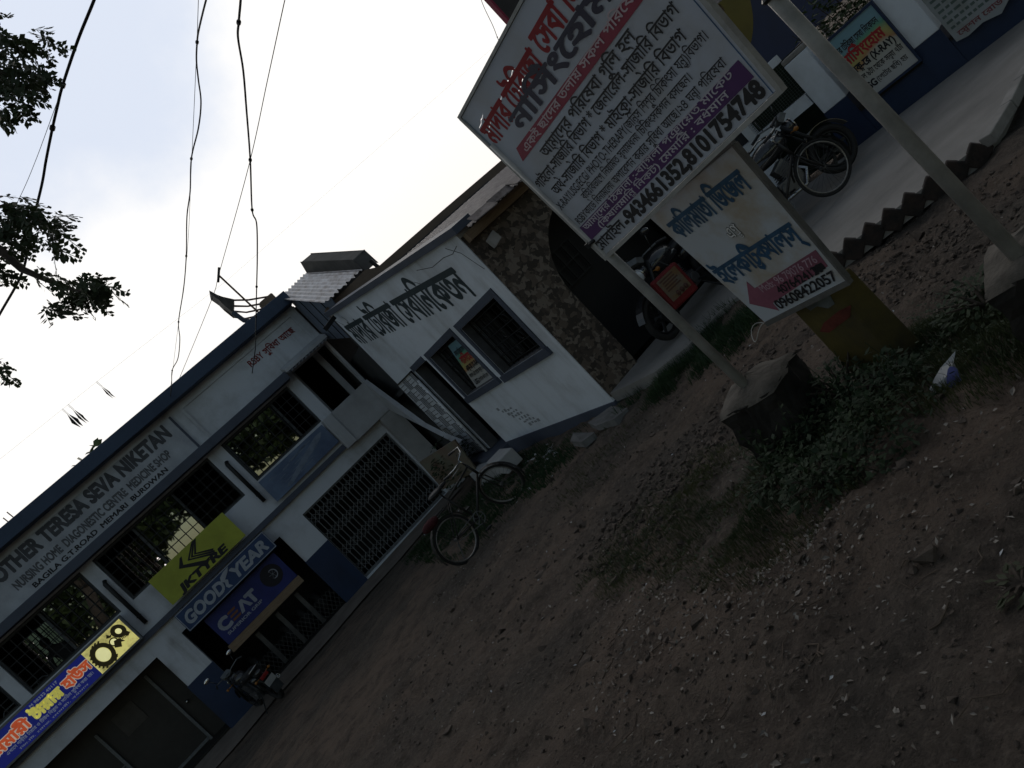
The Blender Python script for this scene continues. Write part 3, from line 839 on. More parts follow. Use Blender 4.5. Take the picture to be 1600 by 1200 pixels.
w = MB(); w.tube([(5.80, 16.1, 3.75), (5.77, 16.1, 4.02)], 0.045, 10); tag(w.build('vent_pipe', iron_black), 'short dark pipe standing on the brown parapet end', 'pipe')

# tiled shop front with the arch
TS = thing('tiled_shop_front', 'shop front faced with mottled brown tiles around a dark arched doorway', 'shop front', (5.8, 8.85, -0.25))
m, t, b = new_mat('mottled_tile'); N, L = t.nodes, t.links
tc_ = N.new('ShaderNodeTexCoord'); mp_ = N.new('ShaderNodeMapping'); mp_.inputs['Rotation'].default_value = (0, 0.5, 0)
L.new(tc_.outputs['Object'], mp_.inputs['Vector'])
vr = N.new('ShaderNodeTexVoronoi'); vr.inputs['Scale'].default_value = 18; vr.inputs['Randomness'].default_value = 0.9
wob = N.new('ShaderNodeTexNoise'); wob.inputs['Scale'].default_value = 11; L.new(mp_.outputs['Vector'], wob.inputs['Vector'])
mxv = N.new('ShaderNodeMix'); mxv.data_type = 'VECTOR'; mxv.inputs['Factor'].default_value = 0.12
L.new(mp_.outputs['Vector'], mxv.inputs['A']); L.new(wob.outputs['Color'], mxv.inputs['B']); L.new(mxv.outputs['Result'], vr.inputs['Vector'])
sep = N.new('ShaderNodeSeparateColor'); L.new(vr.outputs['Color'], sep.inputs['Color'])
rp = N.new('ShaderNodeValToRGB'); rp.color_ramp.interpolation = 'CONSTANT'
rp.color_ramp.elements[0].color = (0.045, 0.036, 0.03, 1); rp.color_ramp.elements[1].position = 0.3; rp.color_ramp.elements[1].color = (0.11, 0.085, 0.068, 1)
e = rp.color_ramp.elements.new(0.55); e.color = (0.065, 0.05, 0.042, 1)
e = rp.color_ramp.elements.new(0.75); e.color = (0.165, 0.135, 0.112, 1)
L.new(sep.outputs['Red'], rp.inputs['Fac']); L.new(rp.outputs['Color'], b.inputs['Base Color']); b.inputs['Roughness'].default_value = 0.6
b.inputs['Specular IOR Level'].default_value = 0.25
w = MB(); yt = 8.835; cx, ar, zs = 5.82, 1.0, 0.98
arc = [(cx - ar * cos(pi * i / 24), zs + ar * sin(pi * i / 24)) for i in range(25)]
poly = [(4.212, yt, -0.3), (cx - ar, yt, -0.3)] + [(x, yt, z) for x, z in arc] + [(cx + ar, yt, -0.3), (7.85, yt, -0.3), (7.85, yt, 2.42), (4.212, yt, 2.42)]
w.prism(poly, (0, 0.16, 0)); w.build('tiled_wall', m, TS)
w = MB(); w.box(4.7, 6.9, 9.55, 9.6, -0.3, 2.2); w.build('iron_door', mat('shop_door_black', (0.012, 0.012, 0.013), 0.6, 0.2, 6), TS)
P = frame_map((4.98, 9.545, 0.30), (1, 0, 0), (0, 0, 1), (0, -1, 0))
write('door_letter', [('M', 0, 0, 0.24, 0.24, 0.0), ('IE', 0.05, 1.22, 0.16, 0.11, 0.0)], P, mat('brass', (0.30, 0.22, 0.12), 0.35, 0.2, 20, metal=0.6), TS)
g = MB(); grille(g, 4.95, 5.7, 1.0, 1.5, 9.5, 5, 2, 0.01); g.build('door_grille', iron_black, TS)
w = MB(); w.obox((4.46, 8.70, 2.13), (0.07, 0, 0.02), (0, 0.05, 0), (0.0, 0.02, 0.07)); w.build('lamp_box', concrete, TS, bevel=0.01)
w = MB(); w.box(6.95, 9.2, 8.98, 9.06, -0.3, 2.4); w.build('inner_wall', dark_room, TS)

# white steel lattice leaf beside the clinic door
LG = thing('lattice_screen', 'white steel basket-weave grille screen beside the clinic doorway', 'grille', (4.05, 15.0, -0.38))
w = MB(); xg = 4.165
w.box(xg + 0.012, xg + 0.02, 14.26, 15.72, -0.34, 1.70); w.build('backing_sheet', iron_white, LG)
w = MB(); cell = 0.36
for i in range(4):
    for j in range(8):
        y0 = 14.28 + i * cell; z0 = -0.36 + j * 0.257
        if (i + j) % 2:
            for k in range(4): w.box(xg + 0.0095, xg + 0.0118, y0 + k * cell / 4 - 0.021, y0 + k * cell / 4 + 0.021, z0, z0 + 0.255)
        else:
            for k in range(3): w.box(xg + 0.0098, xg + 0.0117, y0, y0 + cell - 0.002, z0 + k * 0.0855 - 0.006, z0 + k * 0.0855 + 0.006)
w.box(xg - 0.02, xg + 0.0115, 14.255, 14.279, -0.36, 1.70); w.box(xg - 0.02, xg + 0.0115, 14.26, 15.72, 1.695, 1.72)
w.build('bar', iron_black, LG)
w = MB(); w.tube([(4.12, 14.235, -0.36), (4.12, 14.235, 1.5)], 0.028, 10); w.build('hinge_post', iron_white, LG, smooth=True)

# tin shed on the roof between the two buildings
w = MB(); w.box(4.41, 6.5, 18.6, 18.75, -1.2, 4.72); w.box(4.5, 4.6, 15.96, 18.59, -1.2, 2.9); w.box(4.32, 4.65, 15.96, 18.0, 1.5, 1.6); w.build('gap_filler_wall', dark_room, C)  # added dark filler walls, close the gap where bright sky showed through
SH = thing('roof_shed', 'blue-grey tin lean-to with a corrugated roof between the two buildings', 'shed', (4.6, 17, 3))
A_, B_, C_, D_ = V((4.2, 17.98, 4.99)), V((4.2, 15.35, 3.86)), V((5.6, 16.4, 4.04)), V((5.6, 19.8, 5.40))
shw = MB(); shw.prism([(4.36, 17.98, 4.95), (4.36, 15.45, 3.86), (4.36, 15.9, 2.96), (4.36, 17.98, 3.58)], (0.03, 0, 0)); shw.build('tin_wall', mat('blue_grey_tin', (0.17, 0.20, 0.26), 0.5, 0.3, 4, metal=0.2), SH)
w = MB()
for q in (17.35, 16.75, 16.15):
    zt_ = 3.86 + (q - 15.45) * (4.95 - 3.86) / 2.53; zb_ = 2.96 + (q - 15.9) * (3.58 - 2.96) / 2.08
    w.box(4.345, 4.359, q - 0.012, q + 0.012, max(zb_, 2.96), zt_)
w.build('seam', iron_black, SH)
mb = MB(); k = 90
for i in range(k + 1):
    s_ = i / k
    a, c = A_.lerp(D_, s_), B_.lerp(C_, s_)
    h = 0.02 * sin(2 * pi * s_ * 9); j = 0.05 * noise.noise((s_ * 9, 1, 2))
    mb.v += [tuple(a + V((0, 0, h))), tuple(a.lerp(c, 1.0 + j) + V((0, 0, h)))]
for i in range(k): mb.f.append((2 * i, 2 * i + 2, 2 * i + 3, 2 * i + 1)); mb.mi.append(0)
mb.build('corrugated_roof', tin, SH)
w = MB(); w.prism([tuple(D_ + V((0.02, 0, -0.1))), tuple(C_ + V((0.02, 0, -0.1))), tuple(C_ + V((0.02, 0.1, 0.29))), tuple(D_ + V((0.02, -0.3, 0.22)))], (0.35, 0, 0)); w.build('concrete_cap', mat('cap_concrete', (0.10, 0.092, 0.085), 0.9, 0.4, 3), SH, bevel=0.02)

# bent sheet on a frame, on the roof edge
RF = thing('roof_canopy', 'torn curled canopy sheet on a bent frame at the roof edge', 'canopy', (3.7, 18.4, 5))
cur = [(3.30, 6.21), (3.36, 6.02), (3.42, 5.9), (3.56, 5.7), (3.8, 5.5), (4.17, 5.28)]; low = [(3.26, 6.14), (3.30, 5.92), (3.30, 5.75), (3.33, 5.48), (3.5, 5.28), (3.75, 5.15)]
red_tin = mat('faded_red_slats', (0.10, 0.055, 0.05), 0.7, 0.45, 8)
w = MB()
for (a, b2), (c, d) in zip(zip(cur[:4], low[:4]), zip(cur[1:4], low[1:4])):
    w.prism([(a[0], 18.38, a[1]), (c[0], 18.38, c[1]), (d[0], 18.38, d[1]), (b2[0], 18.38, b2[1])], (0, 0.5, 0.0))
w.build('curled_sheet', mat('grey_brown_sheet', (0.09, 0.08, 0.075), 0.7, 0.4, 6), RF)
w = MB()
for q in range(6):
    t_ = q / 5
    pts = [V((lerp(a[0], c[0], t_), 18.45 + 0.3 * (q % 2), lerp(a[1], c[1], t_))) for a, c in zip(cur[2:], low[2:])]
    pts.append(V((lerp(4.2, 3.95, t_), 18.5, lerp(5.27, 5.1, t_))))
    w.tube(pts, 0.022 if q in (0, 5) else 0.014, 6)
w.build('slat', red_tin, RF)
w = MB(); w.tube([(3.33, 18.4, 5.5), (3.38, 18.4, 5.2), (3.52, 18.4, 5.04), (3.6, 18.4, 4.98)], 0.055, 8); w.build('edge_tube', slate_blue, RF)
w = MB(); w.box(3.92, 4.3, 18.42, 18.72, 4.98, 5.30); w.build('end_block', brown_wall, RF, bevel=0.03)
RP = thing('roof_pole', 'thin pole with a short crossbar leaning on the roof edge', 'pole', (3.71, 18.2, 5))
w = MB(); w.tube([(3.71, 18.2, 4.98), (3.66, 18.2, 6.29)], 0.022, 8); w.build('pole', rust, RP)
w = MB(); w.tube([(3.79, 18.2, 6.42), (3.54, 18.2, 6.18)], 0.028, 8); w.build('crossbar', iron_black, RP)
for x, hh in ((-2.78, 0.22), (-2.66, 0.26)):
    w = MB(); w.tube([(x, 18.2, 4.96), (x - 0.02, 18.2, 5.0 + hh)], 0.012, 6)
    tag(w.build('reinforcing_rod', rust), 'thin rusty rod sticking up from the blue cornice at left', 'rod', 'rods standing up from the cornice')

# ------------------------------------------------------------------ signs and painted writing
ink_black = mat('print_black', (0.016, 0.016, 0.02), 0.5, 0.2, 30)
ink_grey = mat('painted_grey_letters', (0.085, 0.088, 0.10), 0.8, 0.35, 7)
ink_green = mat('painted_dark_green_letters', (0.032, 0.05, 0.056), 0.8, 0.3, 7)
ink_red = mat('print_red', (0.42, 0.03, 0.035), 0.55, 0.25, 9)
ink_maroon = mat('painted_red_letters', (0.22, 0.035, 0.035), 0.8, 0.35, 9)
ink_pale = mat('print_white', (0.7, 0.7, 0.7), 0.5, 0.15, 9)
ink_blue = mat('print_blue', (0.03, 0.10, 0.22), 0.6, 0.45, 7)
def FACE(y): return frame_map((0, y, 0), (1, 0, 0), (0, 0, 1), (0, -1, 0))

# long painted name panel under the cornice
NS = thing('clinic_name_panel', 'long pale name panel with three rows of grey and black English lettering under the cornice', 'sign', (-1.8, 17.95, 3.68))
P = FACE(YF - 0.05)
panel('panel', P, -4.6, 0.70, 3.675, 4.575, 0, mat('pale_grey_panel', (0.40, 0.42, 0.46), 0.7, 0.3, 2.0), NS, th=0.045)
panel('edge_strip', P, 0.702, 0.75, 3.68, 4.57, 0.01, slate_blue, NS, th=0.055)
write('lettering', [('MOTHER TERESA SEVA NIKETAN', -3.86, 4.25, 4.38, 0.29, 0.06)], P, ink_grey, NS)
write('lettering', [('NURSING HOME  DIAGONESTIC CENTRE  MEDICINE SHOP', -3.50, 3.93, 3.72, 0.17, 0.045)], P, mat('faded_grey_letters', (0.12, 0.124, 0.135), 0.8, 0.4, 8), NS)
write('lettering', [('BAGILA G.T.ROAD  MEMARI  BURDWAN', -3.27, 3.745, 3.24, 0.10, 0.035)], P, ink_black, NS)
P = frame_map((2.68, YF - 0.008, 4.24), (1, 0, -0.03), (0, 0, 1), (0, -1, 0))
o = write('wall_writing', [('RSBY সুবিধা আছে', 0, 0, 1.27, 0.15, 0.02)], P, ink_maroon, None)
tag(o, 'red hand-painted wall writing beginning with RSBY on the white upper wall', 'wall writing')

# yellow tyre board
JK = thing('yellow_tyre_board', 'yellow-green board with black chevron emblem and JK TYRE lettering', 'sign', (-0.86, 17.8, 1.65))
P = FACE(17.78)
panel('board', P, -1.81, 0.10, 1.655, 2.34, 0, mat('acid_yellow', (0.36, 0.39, 0.05), 0.5, 0.25, 2.5), JK, th=0.03)
mb = MB()
sh = lambda P, k: (lambda a, b, c=0.0: P(a + b * k, b, c))
text_mb(mb, 'JKTYRE', sh(lambda a, b, c=0: P(a - 1.5, b + 1.70, c), 0.25), 1.15, 0.15, 0.06, 0.004); mb.build('lettering', ink_black, JK)
mb = MB()
for q in range(3):                                       # nested chevrons, open to the right
    a0, z0, l_ = -1.03 + q * 0.085, 2.10, 0.46 - q * 0.075; w_ = 0.017
    mb.prism([P(a0, z0, 0.004), P(a0 + 0.30 - q * 0.05, 2.325, 0.004), P(a0 + 0.30 - q * 0.05 + 0.045, 2.325, 0.004), P(a0 + 0.05, z0, 0.004), P(a0 + l_ + 0.03, z0 - l_ * 0.62 + w_, 0.004), P(a0 + l_, z0 - l_ * 0.62 - w_, 0.004)], (0, -0.003, 0))
mb.prism([P(-1.25, 2.10, 0.004), P(-1.10, 2.25, 0.004), P(-1.05, 2.25, 0.004), P(-1.14, 2.10, 0.004), P(-0.70, 1.80, 0.004), P(-0.86, 1.80, 0.004)], (0, -0.003, 0))
mb.build('emblem', ink_black, JK)

# dark blue board with silver lettering
GY = thing('blue_tyre_board', 'long dark blue board with silver GOODYEAR lettering and winged foot', 'sign', (-0.8, 17.8, 1.02))
P = FACE(17.80)
panel('board', P, -1.95, 0.38, 1.03, 1.48, 0, mat('deep_blue_board', (0.025, 0.055, 0.14), 0.45, 0.3, 3), GY, th=0.04)
mb = MB(); e = 0.018
for a, b2, c, d in ((-1.94, 0.37, 1.455, 1.47), (-1.94, 0.37, 1.04, 1.055), (-1.94, -1.925, 1.056, 1.454), (0.355, 0.37, 1.056, 1.454)):
    mb.quad(P(a, c, 0.003), P(b2, c, 0.003), P(b2, d, 0.003), P(a, d, 0.003))
silver = mat('silver_letters', (0.34, 0.37, 0.42), 0.45, 0.25, 6)
mb.build('border', silver, GY)
mb = MB()
text_mb(mb, 'GOOD', sh(lambda a, b, c=0: P(a - 1.88, b + 1.13, c), 0.2), 0.98, 0.24, 0.045, 0.004)
text_mb(mb, 'YEAR', sh(lambda a, b, c=0: P(a - 0.66, b + 1.13, c), 0.2), 0.90, 0.24, 0.045, 0.004); mb.build('lettering', silver, GY)
mb = MB()
mb.prism([P(x - 0.86, z + 1.09, 0.0075) for x, z in ((0.0, 0.02), (0.09, 0.0), (0.05, 0.08), (0.10, 0.16), (0.06, 0.20), (0.20, 0.28), (0.28, 0.36), (0.13, 0.34), (0.02, 0.30), (-0.03, 0.22), (0.02, 0.16), (-0.02, 0.08))], (0, -0.002, 0))
mb.build('winged_foot', silver, GY)

# blue banner hanging in the shop mouth
CE = thing('blue_shop_banner', 'royal blue banner with pale CEAT lettering and a tyre picture over the shop mouth', 'sign', (-0.7, 18.05, 0.1))
P = FACE(18.06)
panel('banner', P, -1.66, 0.24, 0.26, 0.98, 0, mat('royal_blue_vinyl', (0.02, 0.03, 0.16), 0.5, 0.3, 3), CE, th=0.02)
panel('timber_rail', P, -1.70, 0.26, 0.08, 0.255, 0.02, wood, CE, th=0.05)
grey_l = mat('pale_grey_letters', (0.30, 0.32, 0.38), 0.5, 0.25, 8)
mb = MB()
text_mb(mb, 'C', lambda a, b, c=0: P(a - 1.56, b + 0.52, c), 0.27, 0.24, 0.06, 0.004)
text_mb(mb, 'T', lambda a, b, c=0: P(a - 0.80, b + 0.52, c), 0.22, 0.24, 0.06, 0.004)
mb.prism([P(-1.06, 0.52, 0.004), P(-0.98, 0.52, 0.004), P(-0.90, 0.68, 0.004), P(-0.84, 0.52, 0.004), P(-0.76, 0.52, 0.004), P(-0.87, 0.76, 0.004), P(-0.94, 0.76, 0.004)], (0, -0.002, 0))
text_mb(mb, 'SUPERIOR GRIP', lambda a, b, c=0: P(a - 1.52, b + 0.40, c), 0.92, 0.06, 0.03, 0.004); mb.build('lettering', grey_l, CE)
mb = MB()
for k in range(3): mb.prism([P(-1.27, 0.53 + k * 0.09, 0.004), P(-1.08, 0.53 + k * 0.09, 0.004), P(-1.05, 0.575 + k * 0.09, 0.004), P(-1.25, 0.575 + k * 0.09, 0.004)], (0, -0.002, 0))
mb.build('letter_bars', mat('dull_orange', (0.20, 0.08, 0.035), 0.6, 0.3, 8), CE)
mb = MB(); c0 = P(-0.12, 0.66, 0.004)
mb.disc(c0, (0, 1, 0.001), 0.24, 28, 0.004); mb.build('tyre_print', mat('tyre_print', (0.012, 0.012, 0.02), 0.5, 0.3, 20), CE)
mb = MB(); mb.ring(P(-0.08, 0.66, 0.008), (0.3, 1, 0), 0.10, 0.012, 24, 5)
for k in range(6): mb.beam(P(-0.08, 0.66, 0.008), P(-0.08 + 0.09 * cos(k), 0.66 + 0.1 * sin(k), 0.008), 0.012, 0.004)
mb.build('wheel_print', grey_l, CE)

# back-lit tyre house box sign
TH = thing('lit_tyre_sign', 'glowing blue and yellow box sign with orange Bengali words and a tractor tyre picture', 'illuminated sign', (-4.3, 17.8, 1.62))
P = FACE(17.74)
mb = MB(); y1 = 17.765
for a, b2, c, d in ((-6.1, -2.6, 2.2, 2.245), (-6.1, -2.6, 1.60, 1.64), (-2.64, -2.6, 1.641, 2.199), (-6.1, -6.06, 1.641, 2.199)): mb.box(a, b2, y1 - 0.03, y1 + 0.15, c, d)
mb.box(-6.06, -2.64, y1 + 0.14, y1 + 0.15, 1.64, 2.2); mb.build('case', iron_grey, TH)
panel('blue_face', P, -6.06, -3.52, 1.641, 2.199, 0, mat('lit_blue', (0.012, 0.02, 0.21), 0.4, 0.15, 2, emit=0.28), TH, th=0.006)
lit_y = mat('lit_yellow', (0.68, 0.62, 0.20), 0.4, 0.5, 3.2, emit=0.62, col2=(0.16, 0.14, 0.05), thr=(0.30, 0.56))
panel('yellow_face', P, -3.52, -2.641, 1.641, 2.199, 0, lit_y, TH, th=0.006)
mb = MB(); mb2 = MB()
for s, x, w_, z in (('মেমারী', -5.70, 0.80, 1.875), ('হাউস', -4.10, 0.56, 1.885)):
    text_mb(mb2, s, (lambda x, z: lambda a, b, c=0: P(a + x, b + z, c))(x, z), w_, 0.19, 0.10, 0.003)
    text_mb(mb, s, (lambda x, z: lambda a, b, c=0: P(a + x, b + z, c))(x, z), w_, 0.19, 0.045, 0.006)
mb2.build('letter_outline', mat('lit_cream', (0.6, 0.5, 0.4), 0.5, 0.2, 8, emit=0.42), TH)
mb.build('lettering', mat('lit_orange', (0.55, 0.09, 0.03), 0.5, 0.2, 8, emit=0.5), TH)
mb = MB(); text_mb(mb, 'টায়ার', lambda a, b, c=0: P(a - 4.80, b + 1.88, c), 0.62, 0.19, 0.075, 0.005)
mb.build('lettering', mat('lit_lemon', (0.62, 0.58, 0.12), 0.5, 0.3, 5, emit=0.5), TH)
mb = MB(); text_mb(mb, 'এখানে গাড়ীর টায়ার ও টিউব বিক্রয় ও সার্ভিস সুবিধা করা হয়।', lambda a, b, c=0: P(a - 5.5, b + 1.765, c), 1.9, 0.06, 0.01, 0.004)
text_mb(mb, 'M 98332 45117', lambda a, b, c=0: P(a - 4.72, b + 2.115, c), 0.6, 0.05, 0.02, 0.004)
text_mb(mb, 'জি.টি. রোড, মেমারী, বর্ধমান', lambda a, b, c=0: P(a - 5.3, b + 1.68, c), 1.5, 0.032, 0.0, 0.004)
mb.build('small_lettering', mat('lit_grey', (0.3, 0.34, 0.42), 0.5, 0.2, 8, emit=0.25), TH)
mb = MB()                                                # picture of tractor tyres on the yellow face
def ell2(mb, x, z, rx, rz, rot, lift, n=26, hole=0.0):
    c, s_ = cos(rot), sin(rot); pt = lambda k, f: P(x + (rx * cos(k) * c - rz * sin(k) * s_) * f, z + (rx * cos(k) * s_ + rz * sin(k) * c) * f, lift)
    o_ = [pt(2 * pi * i / n, 1) for i in range(n)]
    if not hole: mb.add(o_, [tuple(range(n))])
    else:
        i_ = [pt(2 * pi * i / n, hole) for i in range(n)]
        mb.add(o_ + i_, [(i, (i + 1) % n, n + (i + 1) % n, n + i) for i in range(n)])
ell2(mb, -3.27, 1.90, 0.21, 0.245, 0.1, 0.0035, hole=0.62); ell2(mb, -2.80, 2.03, 0.125, 0.15, 0.5, 0.0035, hole=0.42); ell2(mb, -2.99, 1.94, 0.085, 0.09, 0.3, 0.0035, hole=0.72)
for k in range(15):
    t_ = 1.2 + k * 0.30; x, z = -3.27 + 0.215 * cos(t_), 1.90 + 0.25 * sin(t_)
    if z > 2.17 or z < 1.66: continue
    mb.prism([P(x - 0.03, z - 0.012, 0.0036), P(x + 0.02, z + 0.03, 0.0036), P(x + 0.045, z + 0.012, 0.0036), P(x + 0.0, z - 0.035, 0.0036)], (0, -0.001, 0))
for k in range(7): mb.prism([P(-2.90 + 0.028 * k, 1.93 - 0.006 * k, 0.0036), P(-2.885 + 0.028 * k, 1.93 - 0.006 * k, 0.0036), P(-2.895 + 0.028 * k, 1.86 - 0.004 * k, 0.0036), P(-2.91 + 0.028 * k, 1.86 - 0.004 * k, 0.0036)], (0, -0.001, 0))
for pts in (((-3.05, 1.84), (-2.98, 1.95), (-2.88, 1.92), (-2.84, 1.80), (-2.9, 1.84), (-2.95, 1.76)), ((-3.04, 2.08), (-2.99, 2.14), (-2.96, 2.08), (-2.9, 2.09), (-2.97, 2.04)), ((-2.78, 1.88), (-2.70, 1.93), (-2.67, 1.86), (-2.74, 1.83))):
    mb.prism([P(x, z, 0.0037) for x, z in pts], (0, -0.001, 0))
hb = MB(); ell2(hb, -3.27, 1.90, 0.12, 0.145, 0.1, 0.0031); ell2(hb, -2.80, 2.03, 0.05, 0.06, 0.5, 0.0031); ell2(hb, -2.99, 1.94, 0.06, 0.063, 0.3, 0.0031); hb.build('hub_picture', mat('lit_cream_yellow', (0.72, 0.70, 0.34), 0.4, 0.2, 3, emit=0.85), TH)
mb.build('tyre_picture', mat('lit_print_dark', (0.05, 0.04, 0.012), 0.5, 0.3, 12, emit=0.12), TH)

# faded blue board under the right-hand window
FB = thing('faded_blue_board', 'washed-out pale blue board below the upstairs window beside the porch', 'sign', (1.95, 17.85, 1.68))
P = quad_map((1.04, 17.86, 2.28), (2.86, 17.86, 2.26), (2.88, 17.86, 1.72), (1.03, 17.86, 1.70), (0, -1, 0), 1.84, 0.57)
panel('board', P, 0, 1.84, 0, 0.57, 0, mat('washed_blue', (0.13, 0.18, 0.27), 0.6, 0.45, 2.0, col2=(0.07, 0.10, 0.17)), FB, th=0.03)
mb = MB(); rnd = random.Random(3)
for k in range(26):
    x, z, l = rnd.uniform(0.1, 1.2), 0.08 + 0.4 * rnd.random(), rnd.uniform(0.05, 0.4); h = rnd.uniform(0.006, 0.02)
    mb.prism([P(x, z, 0.002), P(x + l, z + 0.01, 0.002), P(x + l * 0.95, z + h + 0.01, 0.002), P(x + 0.02, z + h, 0.002)], (0, -0.001, 0))
mb.prism([P(0.35, 0.08, 0.0021), P(0.5, 0.05, 0.0021), P(1.6, 0.35, 0.0021), P(1.72, 0.46, 0.0021), P(1.55, 0.47, 0.0021), P(0.9, 0.28, 0.0021)], (0, -0.001, 0))
mb.build('worn_print', mat('worn_print', (0.19, 0.235, 0.31), 0.6, 0.4, 5), FB)

# painted title on the clinic wall, running down with the roof
P = frame_map((XW - 0.001, 15.58, 2.83), (0, -1, -0.167), (0, 0, 1), (-1, 0, 0))
o = write('wall_title', [('মাদার টেরিজা সেবানিকেতন', 0, -0.03, 5.95, 0.53, 0.03)], P, ink_green, None)
tag(o, 'tall dark green Bengali title painted across the white clinic wall', 'wall writing')
mb = MB(); rnd = random.Random(5)
for k in range(7):
    y = 12.3 - k * 0.11 + rnd.uniform(-.02, .02); z = 0.24 - k * 0.075
    for q in range(4 if k else 1):
        mb.obox((XW - 0.001, y - q * 0.13, z + rnd.uniform(-.01, .01)), (0.001, 0, 0), (0, rnd.uniform(.03, .055), 0), (0, 0, rnd.uniform(.015, .03)))
o = mb.build('wall_stain', mat('grey_smudge', (0.33, 0.34, 0.36), 0.9, 0.4, 20)); tag(o, 'faint grey rubbed-off stencil marks low on the clinic wall under the window', 'stain')

def xray_face(P, w, h, parent, lift=0.003):
    """rainbow-tinted notice: five rows of Bengali with X-RAY and USG"""
    m, t, b = new_mat('rainbow_print'); N, L = t.nodes, t.links
    tc = N.new('ShaderNodeTexCoord'); sx = N.new('ShaderNodeSeparateXYZ'); L.new(tc.outputs['Generated'], sx.inputs[0])
    n = N.new('ShaderNodeTexNoise'); n.inputs['Scale'].default_value = 1.6; L.new(tc.outputs['Generated'], n.inputs['Vector'])
    ad = N.new('ShaderNodeMath'); ad.operation = 'MULTIPLY_ADD'; ad.inputs[1].default_value = 0.35; L.new(n.outputs['Fac'], ad.inputs[0]); L.new(sx.outputs['Z'], ad.inputs[2])
    rp = N.new('ShaderNodeValToRGB'); el = rp.color_ramp.elements
    el[0].position = 0.3; el[0].color = (0.42, 0.42, 0.42, 1); el[1].position = 0.62; el[1].color = (0.42, 0.40, 0.34, 1)
    for p_, c_ in ((0.78, (0.42, 0.22, 0.10, 1)), (0.90, (0.40, 0.36, 0.12, 1)), (1.02, (0.10, 0.30, 0.20, 1)), (1.12, (0.16, 0.30, 0.36, 1))):
        e = el.new(min(1, p_ * 0.85)); e.color = c_
    L.new(ad.outputs[0], rp.inputs['Fac']); L.new(rp.outputs['Color'], b.inputs['Base Color']); b.inputs['Roughness'].default_value = 0.4
    panel('printed_sheet', P, 0, w, 0, h, 0, m, parent, th=0.006)
    k = w / 0.72
    write('lettering', [('মাদার টেরিজা সেবা নিকেতন', 0.05 * k, 0.76 * h, 0.62 * k, 0.095 * h, 0.02)], P, ink_black, parent, lift)
    write('lettering', [('নার্সিংহোম', 0.10 * k, 0.56 * h, 0.54 * k, 0.15 * h, 0.04)], P, ink_red, parent, lift)
    write('lettering', [('এক্স-রে (X-RAY)', 0.10 * k, 0.405 * h, 0.58 * k, 0.105 * h, 0.04), ('সকাল ৯টা থেকে সন্ধ্যা ৭টা', 0.05 * k, 0.26 * h, 0.64 * k, 0.085 * h, 0.015), ('USG', 0.07 * k, 0.10 * h, 0.18 * k, 0.10 * h, 0.04), ('(পেটের ছবি) হয়', 0.26 * k, 0.11 * h, 0.40 * k, 0.075 * h, 0.01)], P, ink_black, parent, lift)
PW = thing('window_poster', 'rainbow-tinted X-RAY poster hanging inside the middle clinic window', 'poster', (4.36, 11.8, 0.7))
q = [onX(500 + x / 2.4, 240 + y / 2.4, 4.325) for x, y in ((480, 722), (545, 668), (690, 830), (592, 885))]
P = quad_map(q[0], q[0] + V((0, -0.86, -0.02)), q[3] + V((0, -0.92, 0.0)), q[3], (-1, 0, 0), 0.86, 0.86)
xray_face(P, 0.86, 0.86, PW)

# ------------------------------------------------------------------ big vinyl board on two posts by the road
BT = (V((2.354, 3.865, 2.445)), V((2.512, 2.282, 2.480)), V((2.508, 2.30, 1.425)), V((2.364, 3.775, 1.35)))
bn_ = -(BT[1] - BT[0]).cross(BT[0] - BT[3]).normalized()
if bn_.x > 0: bn_ = -bn_
BW_, BH_ = 1.56, 1.08
P = quad_map(*BT, bn_, BW_, BH_)
BB = thing('vinyl_signboard', 'large white vinyl board with red, black and purple Bengali rows on two posts', 'signboard', (2.45, 3.0, 0.3))
flex = flex_mat('white_vinyl', (0.47, 0.50, 0.56), (0.36, 0.34, 0.31), 0.4, 0.5)
cut = MB()                                               # tears in the sheet, kept as thin jagged cutters
rnd = random.Random(11)
def tear(a0, b0, a1, b1, wd, n=7):
    top, bot = [], []
    for i in range(n + 1):
        t_ = i / n; x, z = lerp(a0, a1, t_), lerp(b0, b1, t_) + rnd.uniform(-0.006, 0.006); h = wd * (0.35 + 0.65 * sin(pi * min(1, max(0.05, t_)))) * rnd.uniform(0.6, 1.2)
        top.append(P(x, z + h, 0.05)); bot.append(P(x, z - h, 0.05))
    cut.prism(bot + top[::-1], bn_ * -0.1)
for a in ((0.02, 0.955, 0.16, 0.995, 0.0022), (0.05, 0.90, 0.17, 0.945, 0.002), (0.07, 0.845, 0.30, 0.855, 0.0025), (0.28, 0.86, 0.44, 0.87, 0.0028), (0.26, 0.93, 0.36, 0.955, 0.002), (0.38, 0.95, 0.56, 0.965, 0.0035), (0.46, 0.89, 0.66, 0.90, 0.003)): tear(*a)
mb = MB(); n1, n2 = 26, 18
for j in range(n2 + 1):
    for i in range(n1 + 1):
        a, b2 = BW_ * i / n1, BH_ * j / n2
        mb.v.append(tuple(P(a, b2, 0.0)))
mb.f = [(j * (n1 + 1) + i, j * (n1 + 1) + i + 1, (j + 1) * (n1 + 1) + i + 1, (j + 1) * (n1 + 1) + i) for j in range(n2) for i in range(n1)]
sheet_o = None
me_ = MB(); me_.hexa([P(0, 0, -0.002), P(BW_, 0, -0.002), P(BW_, 0, 0), P(0, 0, 0), P(0, BH_, -0.002), P(BW_, BH_, -0.002), P(BW_, BH_, 0), P(0, BH_, 0)])
